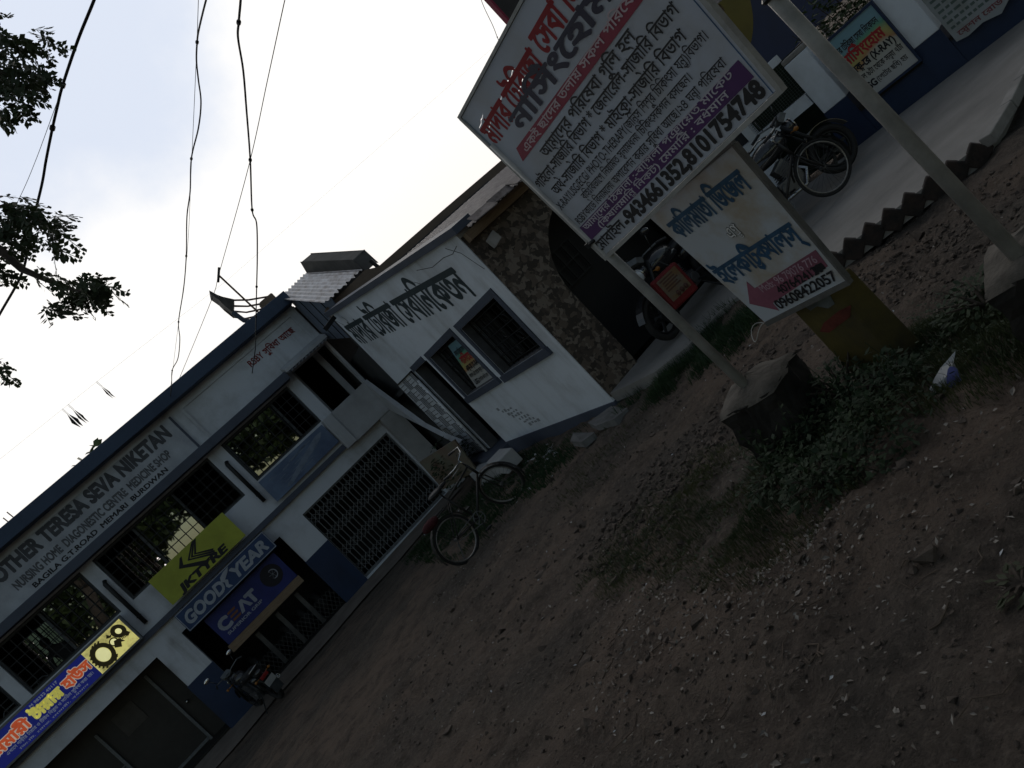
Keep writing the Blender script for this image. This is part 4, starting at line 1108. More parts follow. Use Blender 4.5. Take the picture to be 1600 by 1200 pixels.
def cut_tears(o, cutters):
    md = o.modifiers.new('tears', 'BOOLEAN'); md.operation = 'DIFFERENCE'; md.solver = 'EXACT'; md.object = cutters
    bpy.context.view_layer.update()
    dg = bpy.context.evaluated_depsgraph_get()
    me = bpy.data.meshes.new_from_object(o.evaluated_get(dg))
    o.modifiers.clear(); old = o.data; o.data = me
cutter = cut.build('tear_cutter', iron_black)
sheet_o = me_.build('vinyl_sheet', flex, BB)
cut_tears(sheet_o, cutter)
bpy.data.objects.remove(cutter)
# the red heading has to leave the tears open as well: letters are split into strips that skip them
lr = [('মাদার টেরিজা', 0.035, 0.835, 0.69, 0.13, 0.035), ('সেবা নিকেতন', 0.77, 0.865, 0.72, 0.125, 0.035)]
o = write('heading', lr, P, flex_mat('vinyl_red', (0.36, 0.022, 0.03), (0.28, 0.03, 0.035), 0.35, 0.4), BB, 0.002)
write('heading', [('নার্সিংহোম', 0.27, 0.755, 1.02, 0.105, 0.035)], P, mat('vinyl_navy', (0.02, 0.018, 0.045), 0.45, 0.2, 9), BB, 0.004)
mb = MB(); mb.prism([P(x, y, 0.0015) for x, y in ((0.10, 0.665), (0.14, 0.735), (1.50, 0.70), (1.46, 0.64))], bn_ * 0.001); mb.build('red_band', mat('vinyl_crimson', (0.27, 0.025, 0.06), 0.45, 0.25, 5), BB)
write('band_lettering', [('একই ছাদের তলায় সকল পরিষেবা', 0.18, 0.672, 1.24, 0.045, 0.015)], P, mat('vinyl_pink', (0.55, 0.42, 0.45), 0.5, 0.2, 9), BB, 0.004)
write('lettering', [('আমাদের পরিষেবা গুলি হল', 0.26, 0.572, 0.96, 0.06, 0.018), ('গাইনো-সার্জারি বিভাগ * জেনারেল-সার্জারি বিভাগ', 0.035, 0.495, 1.43, 0.058, 0.016), ('অর্থ-সার্জারি বিভাগ * মাইক্রো-সার্জারি বিভাগ', 0.10, 0.405, 1.31, 0.056, 0.016),
    ('X-RAY/USG/ECG/ PHOTO-THERAPY(জন্ডিস শিশুর চিকিৎসা যন্ত্র)বিভাগ।', 0.03, 0.338, 1.46, 0.046, 0.008), ('বহিঃবিভাগে নিয়মিত স্বনামধন্য চিকিৎসকগন বসছেন।', 0.24, 0.277, 1.06, 0.042, 0.008), ('RSBYকার্ডে বিনামূল্যে অপারেশন করার সুবিধা আছে।২৪ ঘন্টা পরিষেবা', 0.05, 0.213, 1.42, 0.043, 0.008)], P, ink_black, BB, 0.003)
mb = MB(); mb.prism([P(x, y, 0.0015) for x, y in ((0.025, 0.11), (0.03, 0.203), (1.52, 0.193), (1.525, 0.10))], bn_ * 0.001); mb.build('purple_band', mat('vinyl_purple', (0.075, 0.022, 0.115), 0.45, 0.25, 5), BB)
write('band_lettering', [('আমাদের ঠিকানা :-বাগিলা পঞ্চায়েত মার্কেট', 0.06, 0.163, 1.4, 0.036, 0.012), ('(কিষানমান্ডি নিকট) মেমারি : বর্ধমান', 0.16, 0.117, 1.22, 0.034, 0.012)], P, mat('vinyl_lilac', (0.50, 0.46, 0.52), 0.5, 0.2, 9), BB, 0.004)
write('lettering', [('মোবাইল', 0.01, 0.03, 0.31, 0.06, 0.022), ('-9434661352,8101754748', 0.335, 0.02, 1.19, 0.075, 0.05)], P, ink_black, BB, 0.003)
mb = MB(); mb.v = []                                      # slim frame behind and round the sheet, and the thin blue inner rule
for a, b2, c, d in ((-0.02, BW_ + 0.025, -0.025, -0.003), (-0.02, BW_ + 0.025, BH_ + 0.003, BH_ + 0.02), (-0.022, -0.003, -0.003, BH_ + 0.003), (BW_ + 0.003, BW_ + 0.027, -0.003, BH_ + 0.003)):
    mb.hexa([P(a, c, -0.03), P(b2, c, -0.03), P(b2, c, 0.006), P(a, c, 0.006), P(a, d, -0.03), P(b2, d, -0.03), P(b2, d, 0.006), P(a, d, 0.006)])
mb.build('frame', post_paint, BB)
mb = MB()
for a, b2, c, d in ((0.004, 0.008, 0.02, BH_ - 0.02), (BW_ - 0.02, BW_ - 0.014, 0.0, BH_)): mb.quad(P(a, c, 0.0012), P(b2, c, 0.0012), P(b2, d, 0.0012), P(a, d, 0.0012))
mb.build('border_rule', ink_blue, BB)
pf = [V((2.405, 3.675, 0.20)), V((2.575, 2.03, 0.30))]
pt_ = [V((2.40, 4.02, 2.75)), V((2.565, 2.12, 2.75))]
for p0, p1 in zip(pf, [V((2.375, 3.84, 2.22)), V((2.565, 2.135, 2.62))]):
    mb = MB(); mb.tube([p0, p1], 0.030, 14); mb.build('post', post_paint, BB, smooth=True)
mb = MB()
for k, t_ in ((0, 0.62), (1, 0.60)):
    c = pf[k].lerp([V((2.375, 3.84, 2.22)), V((2.565, 2.135, 2.62))][k], t_); mb.ring(c, (0.05, -0.05, 1), 0.032, 0.012, 16, 6); mb.beam(c + V((-0.04, 0.02 - 0.06 * k, 0)), c + V((0.0, 0.06 - 0.1 * k, 0)), 0.03, 0.03)
mb.build('clamp', iron_black, BB)
def block(cx, cy, z0, z1, rz, s0, s1, name_label):
    mb = MB(); rr = random.Random(int(cx * 100)); n = 14
    pts = []
    for lev in range(n + 1):
        f = lev / n; s_ = lerp(s0, s1, f)
        for k in range(48):
            t_ = 2 * pi * k / 48 + rz; r_ = s_ / max(abs(cos(t_ - rz)), abs(sin(t_ - rz))) ** 0.9
            j = 1 + 0.10 * noise.noise((cos(t_) * 3.2, sin(t_) * 3.2, f * 7 + cx)) + 0.05 * noise.noise((cos(t_) * 8, sin(t_) * 8, f * 15 + cx))
            mb.v.append((cx + cos(t_) * r_ * j, cy + sin(t_) * r_ * j, lerp(z0, z1, f) + 0.03 * noise.noise((cos(t_) * 1.5, sin(t_) * 1.5, f * 2))))
    for lev in range(n):
        for k in range(48):
            mb.f.append((lev * 48 + k, lev * 48 + (k + 1) % 48, (lev + 1) * 48 + (k + 1) % 48, (lev + 1) * 48 + k)); mb.mi.append(0)
    mb.f.append(tuple(n * 48 + k for k in range(48))); mb.mi.append(0)
    ob_ = thing('concrete_block', name_label, 'concrete block', (cx, cy, z0), 'blocks under the board posts')
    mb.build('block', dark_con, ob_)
    cp = MB(); rr = random.Random(int(cy * 77))
    for lev, (f, hh) in enumerate(((1.02, -0.01), (0.93, 0.02), (0.6, 0.04), (0.25, 0.065), (0.0, 0.075))):
        for k in range(16):
            t_ = 2 * pi * k / 16 + rz; r_ = s1 * f / max(abs(cos(t_ - rz)), abs(sin(t_ - rz))) ** 0.9; j = 1 + 0.05 * noise.noise((cos(t_) * 2.2, sin(t_) * 2.2, 4 + cx))
            cp.v.append((cx + cos(t_) * r_ * j, cy + sin(t_) * r_ * j, z1 + hh + 0.014 * noise.noise((cos(t_) * 3 * f, sin(t_) * 3 * f, cy)) + 0.03 * noise.noise((cos(t_) * 1.5, sin(t_) * 1.5, 2))))
    for lev in range(4):
        for k in range(16): cp.f.append((lev * 16 + k, lev * 16 + (k + 1) % 16, (lev + 1) * 16 + (k + 1) % 16, (lev + 1) * 16 + k)); cp.mi.append(0)
    cp.build('skylit_cement_cap', mat('skylit_cement_cap', (0.125, 0.109, 0.092), 0.95, 0.5, 7, bump=0.5, bscale=40), ob_, smooth=True)  # cement mound, coloured paler for the sky light on the block top
    return ob_
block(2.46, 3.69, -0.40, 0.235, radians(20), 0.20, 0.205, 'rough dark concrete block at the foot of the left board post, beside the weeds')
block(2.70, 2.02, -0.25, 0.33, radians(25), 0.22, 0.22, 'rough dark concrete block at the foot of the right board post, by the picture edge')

# ------------------------------------------------------------------ hand-painted tin sign on a yellow stone
KQ = (V((2.75, 3.743, 1.309)), V((2.75, 2.945, 1.320)), V((2.75, 2.97, 0.503)), V((2.75, 3.62, 0.469)))
P = quad_map(*KQ, (-1, 0, 0), 0.78, 0.83)
KS = thing('painted_tin_sign', 'weathered white tin sign with blue Bengali brushwork and a pink arrow', 'signboard', (2.78, 3.3, 0.45))
panel('sheet', P, -0.02, 0.80, -0.02, 0.85, 0, mat('painted_tin', (0.40, 0.43, 0.475), 0.55, 0.3, 3.2, col2=(0.33, 0.29, 0.24), thr=(0.36, 0.56)), KS, th=0.008)
mb = MB()
for a, b2, c, d in ((-0.03, 0.81, -0.05, -0.022), (-0.03, 0.81, 0.852, 0.875), (0.802, 0.818, -0.02, 0.85)): mb.hexa([P(a, c, -0.03), P(b2, c, -0.03), P(b2, c, 0.004), P(a, c, 0.004), P(a, d, -0.03), P(b2, d, -0.03), P(b2, d, 0.004), P(a, d, 0.004)])
mb.build('frame', mat('bare_sign_frame', (0.13, 0.125, 0.12), 0.6, 0.4, 9), KS)
write('lettering', [('কালিমাতা ডিজেল', 0.04, 0.635, 0.69, 0.125, 0.035), ('ইলেকট্রিক্যালস্', 0.01, 0.275, 0.75, 0.12, 0.035)], P, mat('brush_blue', (0.025, 0.085, 0.17), 0.6, 0.4, 12), KS, 0.003)
write('lettering', [('এণ্ড', 0.345, 0.475, 0.10, 0.07, 0.045)], P, ink_black, KS, 0.002)
write('lettering', [('এণ্ড', 0.345, 0.475, 0.10, 0.07, 0.012)], P, ink_pale, KS, 0.003)
mb = MB(); mb.prism([P(x, y, 0.0012) for x, y in ((0.02, 0.115), (0.165, 0.235), (0.17, 0.178), (0.78, 0.195), (0.77, 0.09), (0.19, 0.055), (0.18, 0.0))], (-0.001, 0, 0))
mb.build('arrow', mat('faded_pink', (0.25, 0.085, 0.13), 0.6, 0.35, 5), KS)
write('lettering', [('Mob: 96 79076 776', 0.20, 0.135, 0.54, 0.045, 0.012)], P, mat('dull_pink_letters', (0.45, 0.30, 0.36), 0.6, 0.3, 9), KS, 0.004)
mb = MB(); mb.prism([P(x, y, 0.0026) for x, y in ((0.66, 0.125), (0.75, 0.125), (0.75, 0.085), (0.66, 0.085))], (-0.001, 0, 0))
text_mb(mb, '4076424120', lambda a, b, c=0: P(a + 0.31, b + 0.078, c), 0.42, 0.05, 0.02, 0.0045); text_mb(mb, '09608422057', lambda a, b, c=0: P(a + 0.20, b + 0.005, c), 0.57, 0.058, 0.025, 0.0045); mb.build('lettering', ink_black, KS)
YS = thing('yellow_marker_stone', 'stout yellow painted stone post with a red daub, overgrown at its foot', 'marker stone', (2.84, 3.25, -0.1))
mb = MB(); mb.hexa([(2.80, 3.09, -0.5), (2.95, 3.03, -0.5), (2.95, 3.44, -0.5), (2.80, 3.44, -0.5), (2.80, 3.115, 0.47), (2.94, 3.07, 0.47), (2.94, 3.455, 0.47), (2.80, 3.455, 0.47)])
mb.build('stone', mat('yellow_limewash', (0.095, 0.072, 0.016), 0.85, 0.45, 4, col2=(0.045, 0.036, 0.016), bump=0.3, bscale=20), YS, bevel=0.015)
P = frame_map((2.799, 3.45, 0.0), (0, -1, 0), (0, 0, 1), (-1, 0, 0))
mb = MB(); mb.prism([P(x, y, 0.001) for x, y in ((0.05, 0.25), (0.10, 0.225), (0.30, 0.27), (0.36, 0.33), (0.27, 0.325), (0.12, 0.29))], (-0.001, 0, 0)); mb.build('red_daub', mat('dull_red_paint', (0.14, 0.03, 0.02), 0.85, 0.5, 9), YS)
mb = MB(); mb.prism([P(x, y, 0.001) for x, y in ((0.08, 0.46), (0.20, 0.49), (0.30, 0.44), (0.28, 0.37), (0.22, 0.36), (0.17, 0.395), (0.11, 0.385))], (-0.001, 0, 0)); mb.build('white_splash', mat('dull_grey_paint', (0.13, 0.14, 0.14), 0.85, 0.5, 9), YS)

# ------------------------------------------------------------------ compound wall, notice, mesh panel, hoarding at the right
CO = V((8.54, 7.585, 0)); CD = V((0.372, -0.928, 0)); CN = V((-0.928, -0.372, 0))
def CP(a, z, l=0.0): return CO + CD * a + CN * l + V((0, 0, z))
CW = thing('compound_wall', 'compound wall of white piers over a dark blue dado beside the driveway', 'wall', tuple(CP(1, -0.25)))
def cbox(mb, a0, a1, z0, z1, l0, l1):
    return mb.hexa([CP(a0, z0, l0), CP(a1, z0, l0), CP(a1, z0, l1), CP(a0, z0, l1), CP(a0, z1, l0), CP(a1, z1, l0), CP(a1, z1, l1), CP(a0, z1, l1)])
w = MB(); cbox(w, -0.02, 5.5, -0.4, 0.10, -0.2, -0.01); w.build('low_wall', dado_blue, CW)
for a0, a1, zb, zt_ in ((0.06, 0.40, 0.37, 1.16), (1.27, 1.60, 0.29, 1.9), (3.4, 3.75, 0.3, 1.9)):
    w = MB(); cbox(w, a0, a1, zb, zt_, -0.24, 0.0); p = w.build('pier', white_wall, CW, bevel=0.01)
    w = MB(); cbox(w, a0 - 0.005, a1 + 0.005, -0.4, zb - 0.002, -0.25, 0.004); w.build('pier_dado', dado_blue, p)
    w = MB(); cbox(w, a0 - 0.0, a1 + 0.0, zt_ + 0.002, zt_ + 0.07, -0.24, 0.0); w.build('pier_cap', concrete, p, bevel=0.015)
w = MB(); cbox(w, 0.42, 1.25, 0.102, 0.16, -0.2, 0.03); cbox(w, 1.62, 3.38, 0.102, 0.14, -0.2, 0.03); w.build('sill', dark_con, CW)
w = MB(); cbox(w, -1.9, -0.35 + 0.38, 0.56, 0.72, -0.2, -0.04); cbox(w, -0.92, -0.80, 0.722, 1.6, -0.2, -0.04); cbox(w, -1.9, 0.03, 1.24, 1.34, -0.2, -0.04); w.build('mesh_frame', white_wall, CW)
w = MB(); cbox(w, -1.25, -0.86, -0.4, 0.558, -0.22, -0.0); w.build('pier', white_wall, CW)
w = MB()
for k in range(22): a = -0.78 + k * 0.036; cbox(w, a, a + 0.004, 0.722, 1.238, -0.12, -0.115)
for k in range(16): z = 0.735 + k * 0.033; cbox(w, -0.80, 0.02, z, z + 0.004, -0.114, -0.109)
w.build('wire_mesh', mat('green_mesh', (0.07, 0.085, 0.075), 0.6, 0.3, 9), CW)
w = MB(); cbox(w, -1.2, 0.3, -0.3, 1.22, -0.9, -0.85); w.build('recess_shade_panel', mat('recess_shade_green', (0.018, 0.028, 0.016), 0.9, 0.5, 9), CW)  # added backing panel, the gloom behind the mesh put into its colour
XS = thing('xray_notice', 'framed X-RAY notice of the nursing home fixed between white piers', 'notice board', tuple(CP(0.85, 0.15)))
P = frame_map(CP(0.535, 0.165, 0.045), CD, (0, 0, 1), CN)
xray_face(P, 0.72, 0.86, XS)
w = MB()
for a, b2, c, d in ((-0.03, 0.75, -0.03, -0.002), (-0.03, 0.75, 0.862, 0.895), (-0.03, -0.002, -0.001, 0.861), (0.722, 0.75, -0.001, 0.861)):
    w.hexa([P(a, c, -0.04), P(b2, c, -0.04), P(b2, c, 0.02), P(a, c, 0.02), P(a, d, -0.04), P(b2, d, -0.04), P(b2, d, 0.02), P(a, d, 0.02)])
w.build('frame', dado_blue, XS)
TB = thing('torn_banner', 'torn pale banner with faded print on the compound wall, right edge', 'banner', tuple(CP(2.1, 0.2)))
P = frame_map(CP(1.66, 0.03, 0.06), CD, (0, 0, 1), CN)
tp = [(0.0, 0.03), (0.12, 0.0), (0.3, 0.02), (0.48, -0.03), (0.62, 0.05), (0.7, 0.02), (0.78, 0.10), (0.84, 0.05), (0.9, 0.16), (1.0, 0.1), (1.1, 0.5), (1.1, 1.1), (0.0, 1.1)]
w = MB(); w.prism([P(x, y, 0) for x, y in tp], CN * -0.004)
w.build('sheet', flex_mat('old_vinyl', (0.34, 0.36, 0.38), (0.20, 0.21, 0.16), 0.15, 0.8), TB)
write('print', [('স্টেশন রোড', 0.06, 0.06, 0.5, 0.06, 0.02)], P, mat('faded_crimson', (0.22, 0.07, 0.08), 0.6, 0.3, 9), TB)
w = MB(); rr = random.Random(4)
for k in range(7):
    x = 0.04
    while x < 0.8:
        l = rr.uniform(0.03, 0.1); w.quad(P(x, 0.17 + k * 0.075, 0.003), P(x + l, 0.17 + k * 0.075, 0.003), P(x + l, 0.20 + k * 0.075, 0.003), P(x, 0.20 + k * 0.075, 0.003)); x += l + 0.02
w.build('print', mat('faded_teal', (0.12, 0.16, 0.15), 0.6, 0.4, 9), TB)
HO = thing('blue_hoarding', 'tall dark blue hoarding with a big yellow disc behind the vinyl board', 'hoarding', (10.5, 10, -0.2))
w = MB(); w.box(7.84, 13.6, 10.0, 10.06, 1.12, 5.6); w.build('panel', mat('hoarding_blue', (0.012, 0.026, 0.085), 0.5, 0.3, 1.2), HO)
w = MB(); w.box(7.84, 9.2, 9.985, 9.998, 1.12, 5.6); w.build('dark_strip', mat('hoarding_charcoal', (0.045, 0.036, 0.034), 0.6, 0.4, 2), HO)
w = MB(); w.box(7.80, 7.838, 9.97, 10.07, 1.1, 5.6); w.build('edge_trim', mat('hoarding_red', (0.25, 0.012, 0.045), 0.6, 0.2, 5), HO)
w = MB(); w.disc((10.45, 9.992, 3.2), (0, 1, 0), 1.66, 64, 0.008); w.build('yellow_disc', mat('hoarding_yellow', (0.15, 0.115, 0.012), 0.5, 0.3, 1.5), HO)
for x in (8.2, 12.9):
    w = MB(); w.tube([(x, 10.15, -0.4), (x, 10.15, 5.5)], 0.06, 10); w.build('leg', iron_grey, HO)
w = MB(); w.box(7.84, 13.6, 10.07, 10.12, 1.2, 1.28); w.box(7.84, 13.6, 10.07, 10.12, 3.2, 3.28); w.build('rail', iron_grey, HO)

# ------------------------------------------------------------------ bicycles
def bicycle(steer, paint, label, group, bag=False):
    R_ = 0.33
    root = thing('bicycle', label, 'bicycle', (0, 0, 0), group)
    def wheel(hub, ax):
        w = MB(); w.ring(hub, ax, R_ - 0.018, 0.018, 40, 8); t_ = w.build('wheel', rubber, root, smooth=True)
        w = MB(); w.ring(hub, ax, R_ - 0.045, 0.012, 40, 6, 1.2); w.build('rim', mat('dull_steel', (0.26, 0.25, 0.24), 0.35, 0.4, 30, metal=0.8), t_, smooth=True)
        w = MB(); ax = V(ax).normalized(); a = ax.orthogonal().normalized(); b = ax.cross(a); hub = V(hub)
        w.tube([hub - ax * 0.05, hub + ax * 0.05], 0.022, 10)
        for k in range(28):
            t2 = 2 * pi * k / 28; s_ = 1 if k % 2 else -1; t3 = t2 + 0.35 * (1 if k % 4 < 2 else -1)
            w.tube([hub + ax * 0.03 * s_ + (a * cos(t3) + b * sin(t3)) * 0.022, hub + (a * cos(t2) + b * sin(t2)) * (R_ - 0.05)], 0.0016, 4)
        w.build('spokes', mat('spoke_steel', (0.10, 0.10, 0.10), 0.5, 0.3, 30, metal=0.5), t_)
    HF = V((1.05, 0, R_)); ht, hb = V((0.86, 0, 0.86)), V((0.91, 0, 0.66))
    axs = (ht - hb).normalized()
    rot = Matrix.Rotation(steer, 3, axs)
    fr = lambda p: hb + rot @ (V(p) - hb)
    wheel((0, 0, R_), (0, 1, 0)); wheel(fr(HF), rot @ V((0, 1, 0)))
    bb, st = V((0.43, 0, 0.28)), V((0.30, 0, 0.80))
    w = MB()
    w.tube([bb, st], 0.016, 8); w.tube([ht, hb], 0.019, 8); w.tube([st + V((0.01, 0, -0.05)), ht + V((0, 0, -0.03))], 0.014, 8); w.tube([bb, hb + V((0, 0, 0.02))], 0.016, 8)
    for s_ in (-1, 1):
        w.tube([bb + V((0, 0.03 * s_, 0)), V((0, 0.055 * s_, R_))], 0.010, 6); w.tube([st + V((0.01, 0.02 * s_, -0.06)), V((0, 0.055 * s_, R_))], 0.009, 6)
    w.build('frame', paint, root, smooth=True)
    w = MB()
    for s_ in (-1, 1): w.tube([fr(hb + V((0, 0.04 * s_, -0.02))), fr(V((0.99, 0.05 * s_, 0.45))), fr(HF + V((0, 0.05 * s_, 0)))], 0.011, 6)
    w.build('fork', paint, root, smooth=True)
    w = MB(); s0 = ht + axs * 0.12
    w.tube([ht, s0], 0.013, 8)
    for s_ in (-1, 1): w.tube([fr(s0 + V((0.0, 0, 0))), fr(s0 + V((0.05, 0.12 * s_, 0.03))), fr(s0 + V((0.0, 0.27 * s_, 0.05))), fr(s0 + V((-0.18, 0.29 * s_, 0.02)))], 0.011, 8)
    for s_ in (-1, 1): w.tube([fr(s0 + V((0.03, 0.2 * s_, 0.0))), fr(s0 + V((-0.12, 0.26 * s_, -0.04)))], 0.005, 6)
    hbr = w.build('handlebar', chrome, root, smooth=True)
    w = MB()
    for s_ in (-1, 1): w.tube([fr(s0 + V((-0.08, 0.292 * s_, 0.03))), fr(s0 + V((-0.2, 0.29 * s_, 0.017)))], 0.017, 8)
    w.build('grip', black_seat, hbr)
    w = MB(); w.tube([st, st + V((-0.01, 0, 0.1))], 0.012, 8)
    w.v += []; w.ell(st + V((-0.06, 0, 0.13)), (0.13, 0.09, 0.04)); w.ell(st + V((0.08, 0, 0.13)), (0.1, 0.03, 0.03)); w.build('saddle', black_seat, root, smooth=True)
    w = MB()
    for c, a0, a1, f in ((V((0, 0, R_)), 10, 200, None), (HF, -20, 165, fr)):
        for k in range(14):
            t0, t1 = radians(lerp(a0, a1, k / 14)), radians(lerp(a0, a1, (k + 1) / 14)); g = f or (lambda p: p)
            q = [c + V((cos(t) * (R_ + 0.025), y, sin(t) * (R_ + 0.025))) for t, y in ((t0, -0.03), (t1, -0.03), (t1, 0.03), (t0, 0.03))]
            w.quad(*[g(p) for p in q])
    w.build('mudguard', paint, root, smooth=True)
    w = MB()
    for s_ in (-1, 1):
        w.tube([V((0.22, 0.06 * s_, 0.72)), V((-0.25, 0.07 * s_, 0.72))], 0.006, 6); w.tube([V((-0.2, 0.07 * s_, 0.72)), V((0, 0.07 * s_, R_))], 0.005, 6)
    for k in range(4): w.tube([V((0.15 - 0.12 * k, -0.065, 0.72)), V((0.15 - 0.12 * k, 0.065, 0.72))], 0.004, 6)
    w.build('carrier', iron_black, root)
    w = MB(); w.ring(bb + V((0, -0.045, 0)), (0, 1, 0), 0.088, 0.006, 24, 5)
    for k in range(5): w.beam(bb + V((0, -0.045, 0)), bb + V((0.088 * cos(k * 1.257), -0.045, 0.088 * sin(k * 1.257))), 0.012, 0.006)
    w.beam(bb + V((0.02, -0.05, 0.09)), V((0, -0.05, R_ + 0.035)), 0.008, 0.008); w.beam(bb + V((0.02, -0.05, -0.09)), V((0, -0.05, R_ - 0.035)), 0.008, 0.008)
    w.build('chainwheel', iron_grey, root)
    w = MB()
    for s_ in (-1, 1):
        e = bb + V((0.05 * s_, 0.08 * s_, 0.16 * s_)); w.tube([bb + V((0, 0.06 * s_, 0)), e], 0.009, 6); w.obox(e + V((0, 0.05 * s_, 0)), (0.045, 0, 0), (0, 0.035, 0), (0, 0, 0.011))
    w.build('pedal', iron_black, root)
    w = MB(); w.tube([V((0.02, 0.06, 0.28)), V((-0.03, 0.2, 0.01))], 0.009, 6); w.build('side_stand', iron_grey, root)
    if bag:
        w = MB(); w.ell((-0.12, -0.02, 0.72), (0.15, 0.08, 0.065)); w.build('carrier_cushion', mat('dull_red_cloth', (0.055, 0.008, 0.011), 0.85, 0.4, 12, bump=0.3), root, smooth=True)
    return root
roadster = mat('roadster_black', (0.022, 0.02, 0.019), 0.45, 0.3, 12)
b1 = bicycle(radians(-58), roadster, 'old black roadster bicycle with its front wheel turned, on the grass before the gate', 'black roadster bicycles', bag=True)
b1.location = (1.78, 10.0, -0.605); b1.rotation_euler = (radians(2), radians(-1.0), atan2(0.27, 0.985))
b2 = bicycle(radians(0), roadster, 'old black bicycle leaning before a motorcycle on the concrete driveway', 'black roadster bicycles')
hub = onD(1287, 262, 8.75); hd = V((0.93, -0.36, 0)).normalized()
b2.location = (hub.x - hd.x * 1.05, hub.y - hd.y * 1.05, -0.205); b2.rotation_euler = (radians(-3), 0, atan2(hd.y, hd.x))

# ------------------------------------------------------------------ motorcycles
def motorcycle(label):
    root = thing('motorcycle', label, 'motorcycle', (0, 0, 0), 'parked black motorcycles')
    R_ = 0.30; HF = V((1.27, 0, R_))
    for hub, wd in ((V((0, 0, R_)), 0.05), (HF, 0.042)):
        w = MB(); w.ring(hub, (0, 1, 0), R_ - wd, wd, 40, 10); t_ = w.build('wheel', rubber, root, smooth=True)
        w = MB(); w.ring(hub, (0, 1, 0), 0.205, 0.014, 36, 6, 1.6); w.tube([hub - V((0, 0.07, 0)), hub + V((0, 0.07, 0))], 0.06, 16)
        for k in range(6):
            a = 2 * pi * k / 6; w.beam(hub + V((cos(a) * 0.05, 0, sin(a) * 0.05)), hub + V((cos(a) * 0.2, 0, sin(a) * 0.2)), 0.035, 0.02, up=(0, 1, 0))
        w.build('rim', iron_black, t_)
    w = MB()
    for s_ in (-1, 1):
        w.tube([V((0.96, 0.09 * s_, 0.92)), HF + V((0, 0.09 * s_, 0))], 0.021, 10)
        w.tube([V((0, 0.11 * s_, R_)), V((0.42, 0.1 * s_, 0.36))], 0.02, 8); w.tube([V((0.02, 0.13 * s_, R_ + 0.02)), V((0.14, 0.13 * s_, 0.68))], 0.028, 8)
    w.tube([V((0.93, 0, 0.86)), V((0.80, 0, 0.4)), V((0.45, 0, 0.3))], 0.022, 8); w.build('frame', iron_black, root, smooth=True)
    w = MB(); w.ell((0.70, 0, 0.80), (0.27, 0.145, 0.135), 20, 12); w.ell((0.60, 0, 0.74), (0.25, 0.13, 0.08), 16, 10); w.build('fuel_tank', black_paint, root, smooth=True)
    w = MB(); w.ell((0.18, 0, 0.77), (0.33, 0.135, 0.065), 18, 10); w.ell((-0.12, 0, 0.81), (0.22, 0.125, 0.06), 18, 10); w.build('seat', black_seat, root, smooth=True)
    w = MB(); w.ell((0.16, 0, 0.62), (0.22, 0.12, 0.11), 16, 10); w.ell((-0.25, 0, 0.72), (0.19, 0.09, 0.07), 16, 10); w.build('side_panel', black_paint, root, smooth=True)
    w = MB(); w.obox((0.62, 0, 0.33), (0.17, 0, 0), (0, 0.11, 0), (0, 0, 0.1)); w.obox((0.66, 0, 0.52), (0.085, 0, 0.03), (0, 0.085, 0), (-0.03, 0, 0.1))
    for k in range(6): w.obox((0.645 + 0.008 * k, 0, 0.44 + 0.03 * k), (0.115, 0, 0.03), (0, 0.11, 0), (0, 0, 0.005))
    w.tube([V((0.52, -0.14, 0.33)), V((0.52, 0.14, 0.33))], 0.075, 16); w.build('engine', mat('cast_alloy', (0.16, 0.16, 0.165), 0.45, 0.3, 20, metal=0.7), root, bevel=0.008)
    w = MB(); w.tube([V((0.74, -0.06, 0.5)), V((0.84, -0.13, 0.36)), V((0.7, -0.16, 0.22)), V((0.35, -0.17, 0.24))], 0.022, 10); w.tube([V((0.35, -0.17, 0.24)), V((-0.25, -0.18, 0.36))], 0.045, 14); w.ring((-0.255, -0.18, 0.361), (-1, 0, 0.2), 0.036, 0.012, 18, 6); w.build('exhaust', chrome, root, smooth=True)
    w = MB(); w.ell((1.06, 0, 0.84), (0.085, 0.095, 0.095), 16, 10); hl = w.build('headlamp', black_paint, root, smooth=True)
    w = MB(); w.ring((1.12, 0, 0.84), (1, 0, 0), 0.08, 0.012, 22, 6); w.build('lamp_rim', chrome, hl, smooth=True)
    w = MB(); w.ell((1.115, 0, 0.84), (0.03, 0.075, 0.075), 16, 8); w.build('lens', mat('lamp_glass', (0.5, 0.52, 0.55), 0.08, 0.1, 9, spec=0.8), hl, smooth=True)
    w = MB(); w.obox((1.05, 0, 0.99), (0.05, 0, 0.03), (0, 0.1, 0), (-0.02, 0, 0.03))
    for s_ in (-1, 1): w.tube([V((0.96, 0, 0.95)), V((0.97, 0.12 * s_, 1.0)), V((0.90, 0.30 * s_, 1.03)), V((0.78, 0.36 * s_, 1.0))], 0.011, 8)
    hb = w.build('handlebar', iron_grey, root, smooth=False)
    w = MB()
    for s_ in (-1, 1): w.tube([V((0.89, 0.31 * s_, 1.03)), V((0.76, 0.368 * s_, 0.995))], 0.018, 8)
    w.build('grip', black_seat, hb)
    for s_ in (-1, 1):
        w = MB(); w.tube([V((0.93, 0.25 * s_, 1.02)), V((0.95, 0.31 * s_, 1.19))], 0.006, 6); w.ell((0.945, 0.33 * s_, 1.23), (0.02, 0.075, 0.045), 14, 8); mr = w.build('mirror', black_paint, root, smooth=True)
        w = MB(); w.ell((0.928, 0.33 * s_, 1.23), (0.008, 0.066, 0.038), 14, 8); w.build('mirror_glass', mat('mirror', (0.9, 0.9, 0.9), 0.03, 0.02, 5, metal=1.0), mr, smooth=True)
    w = MB()
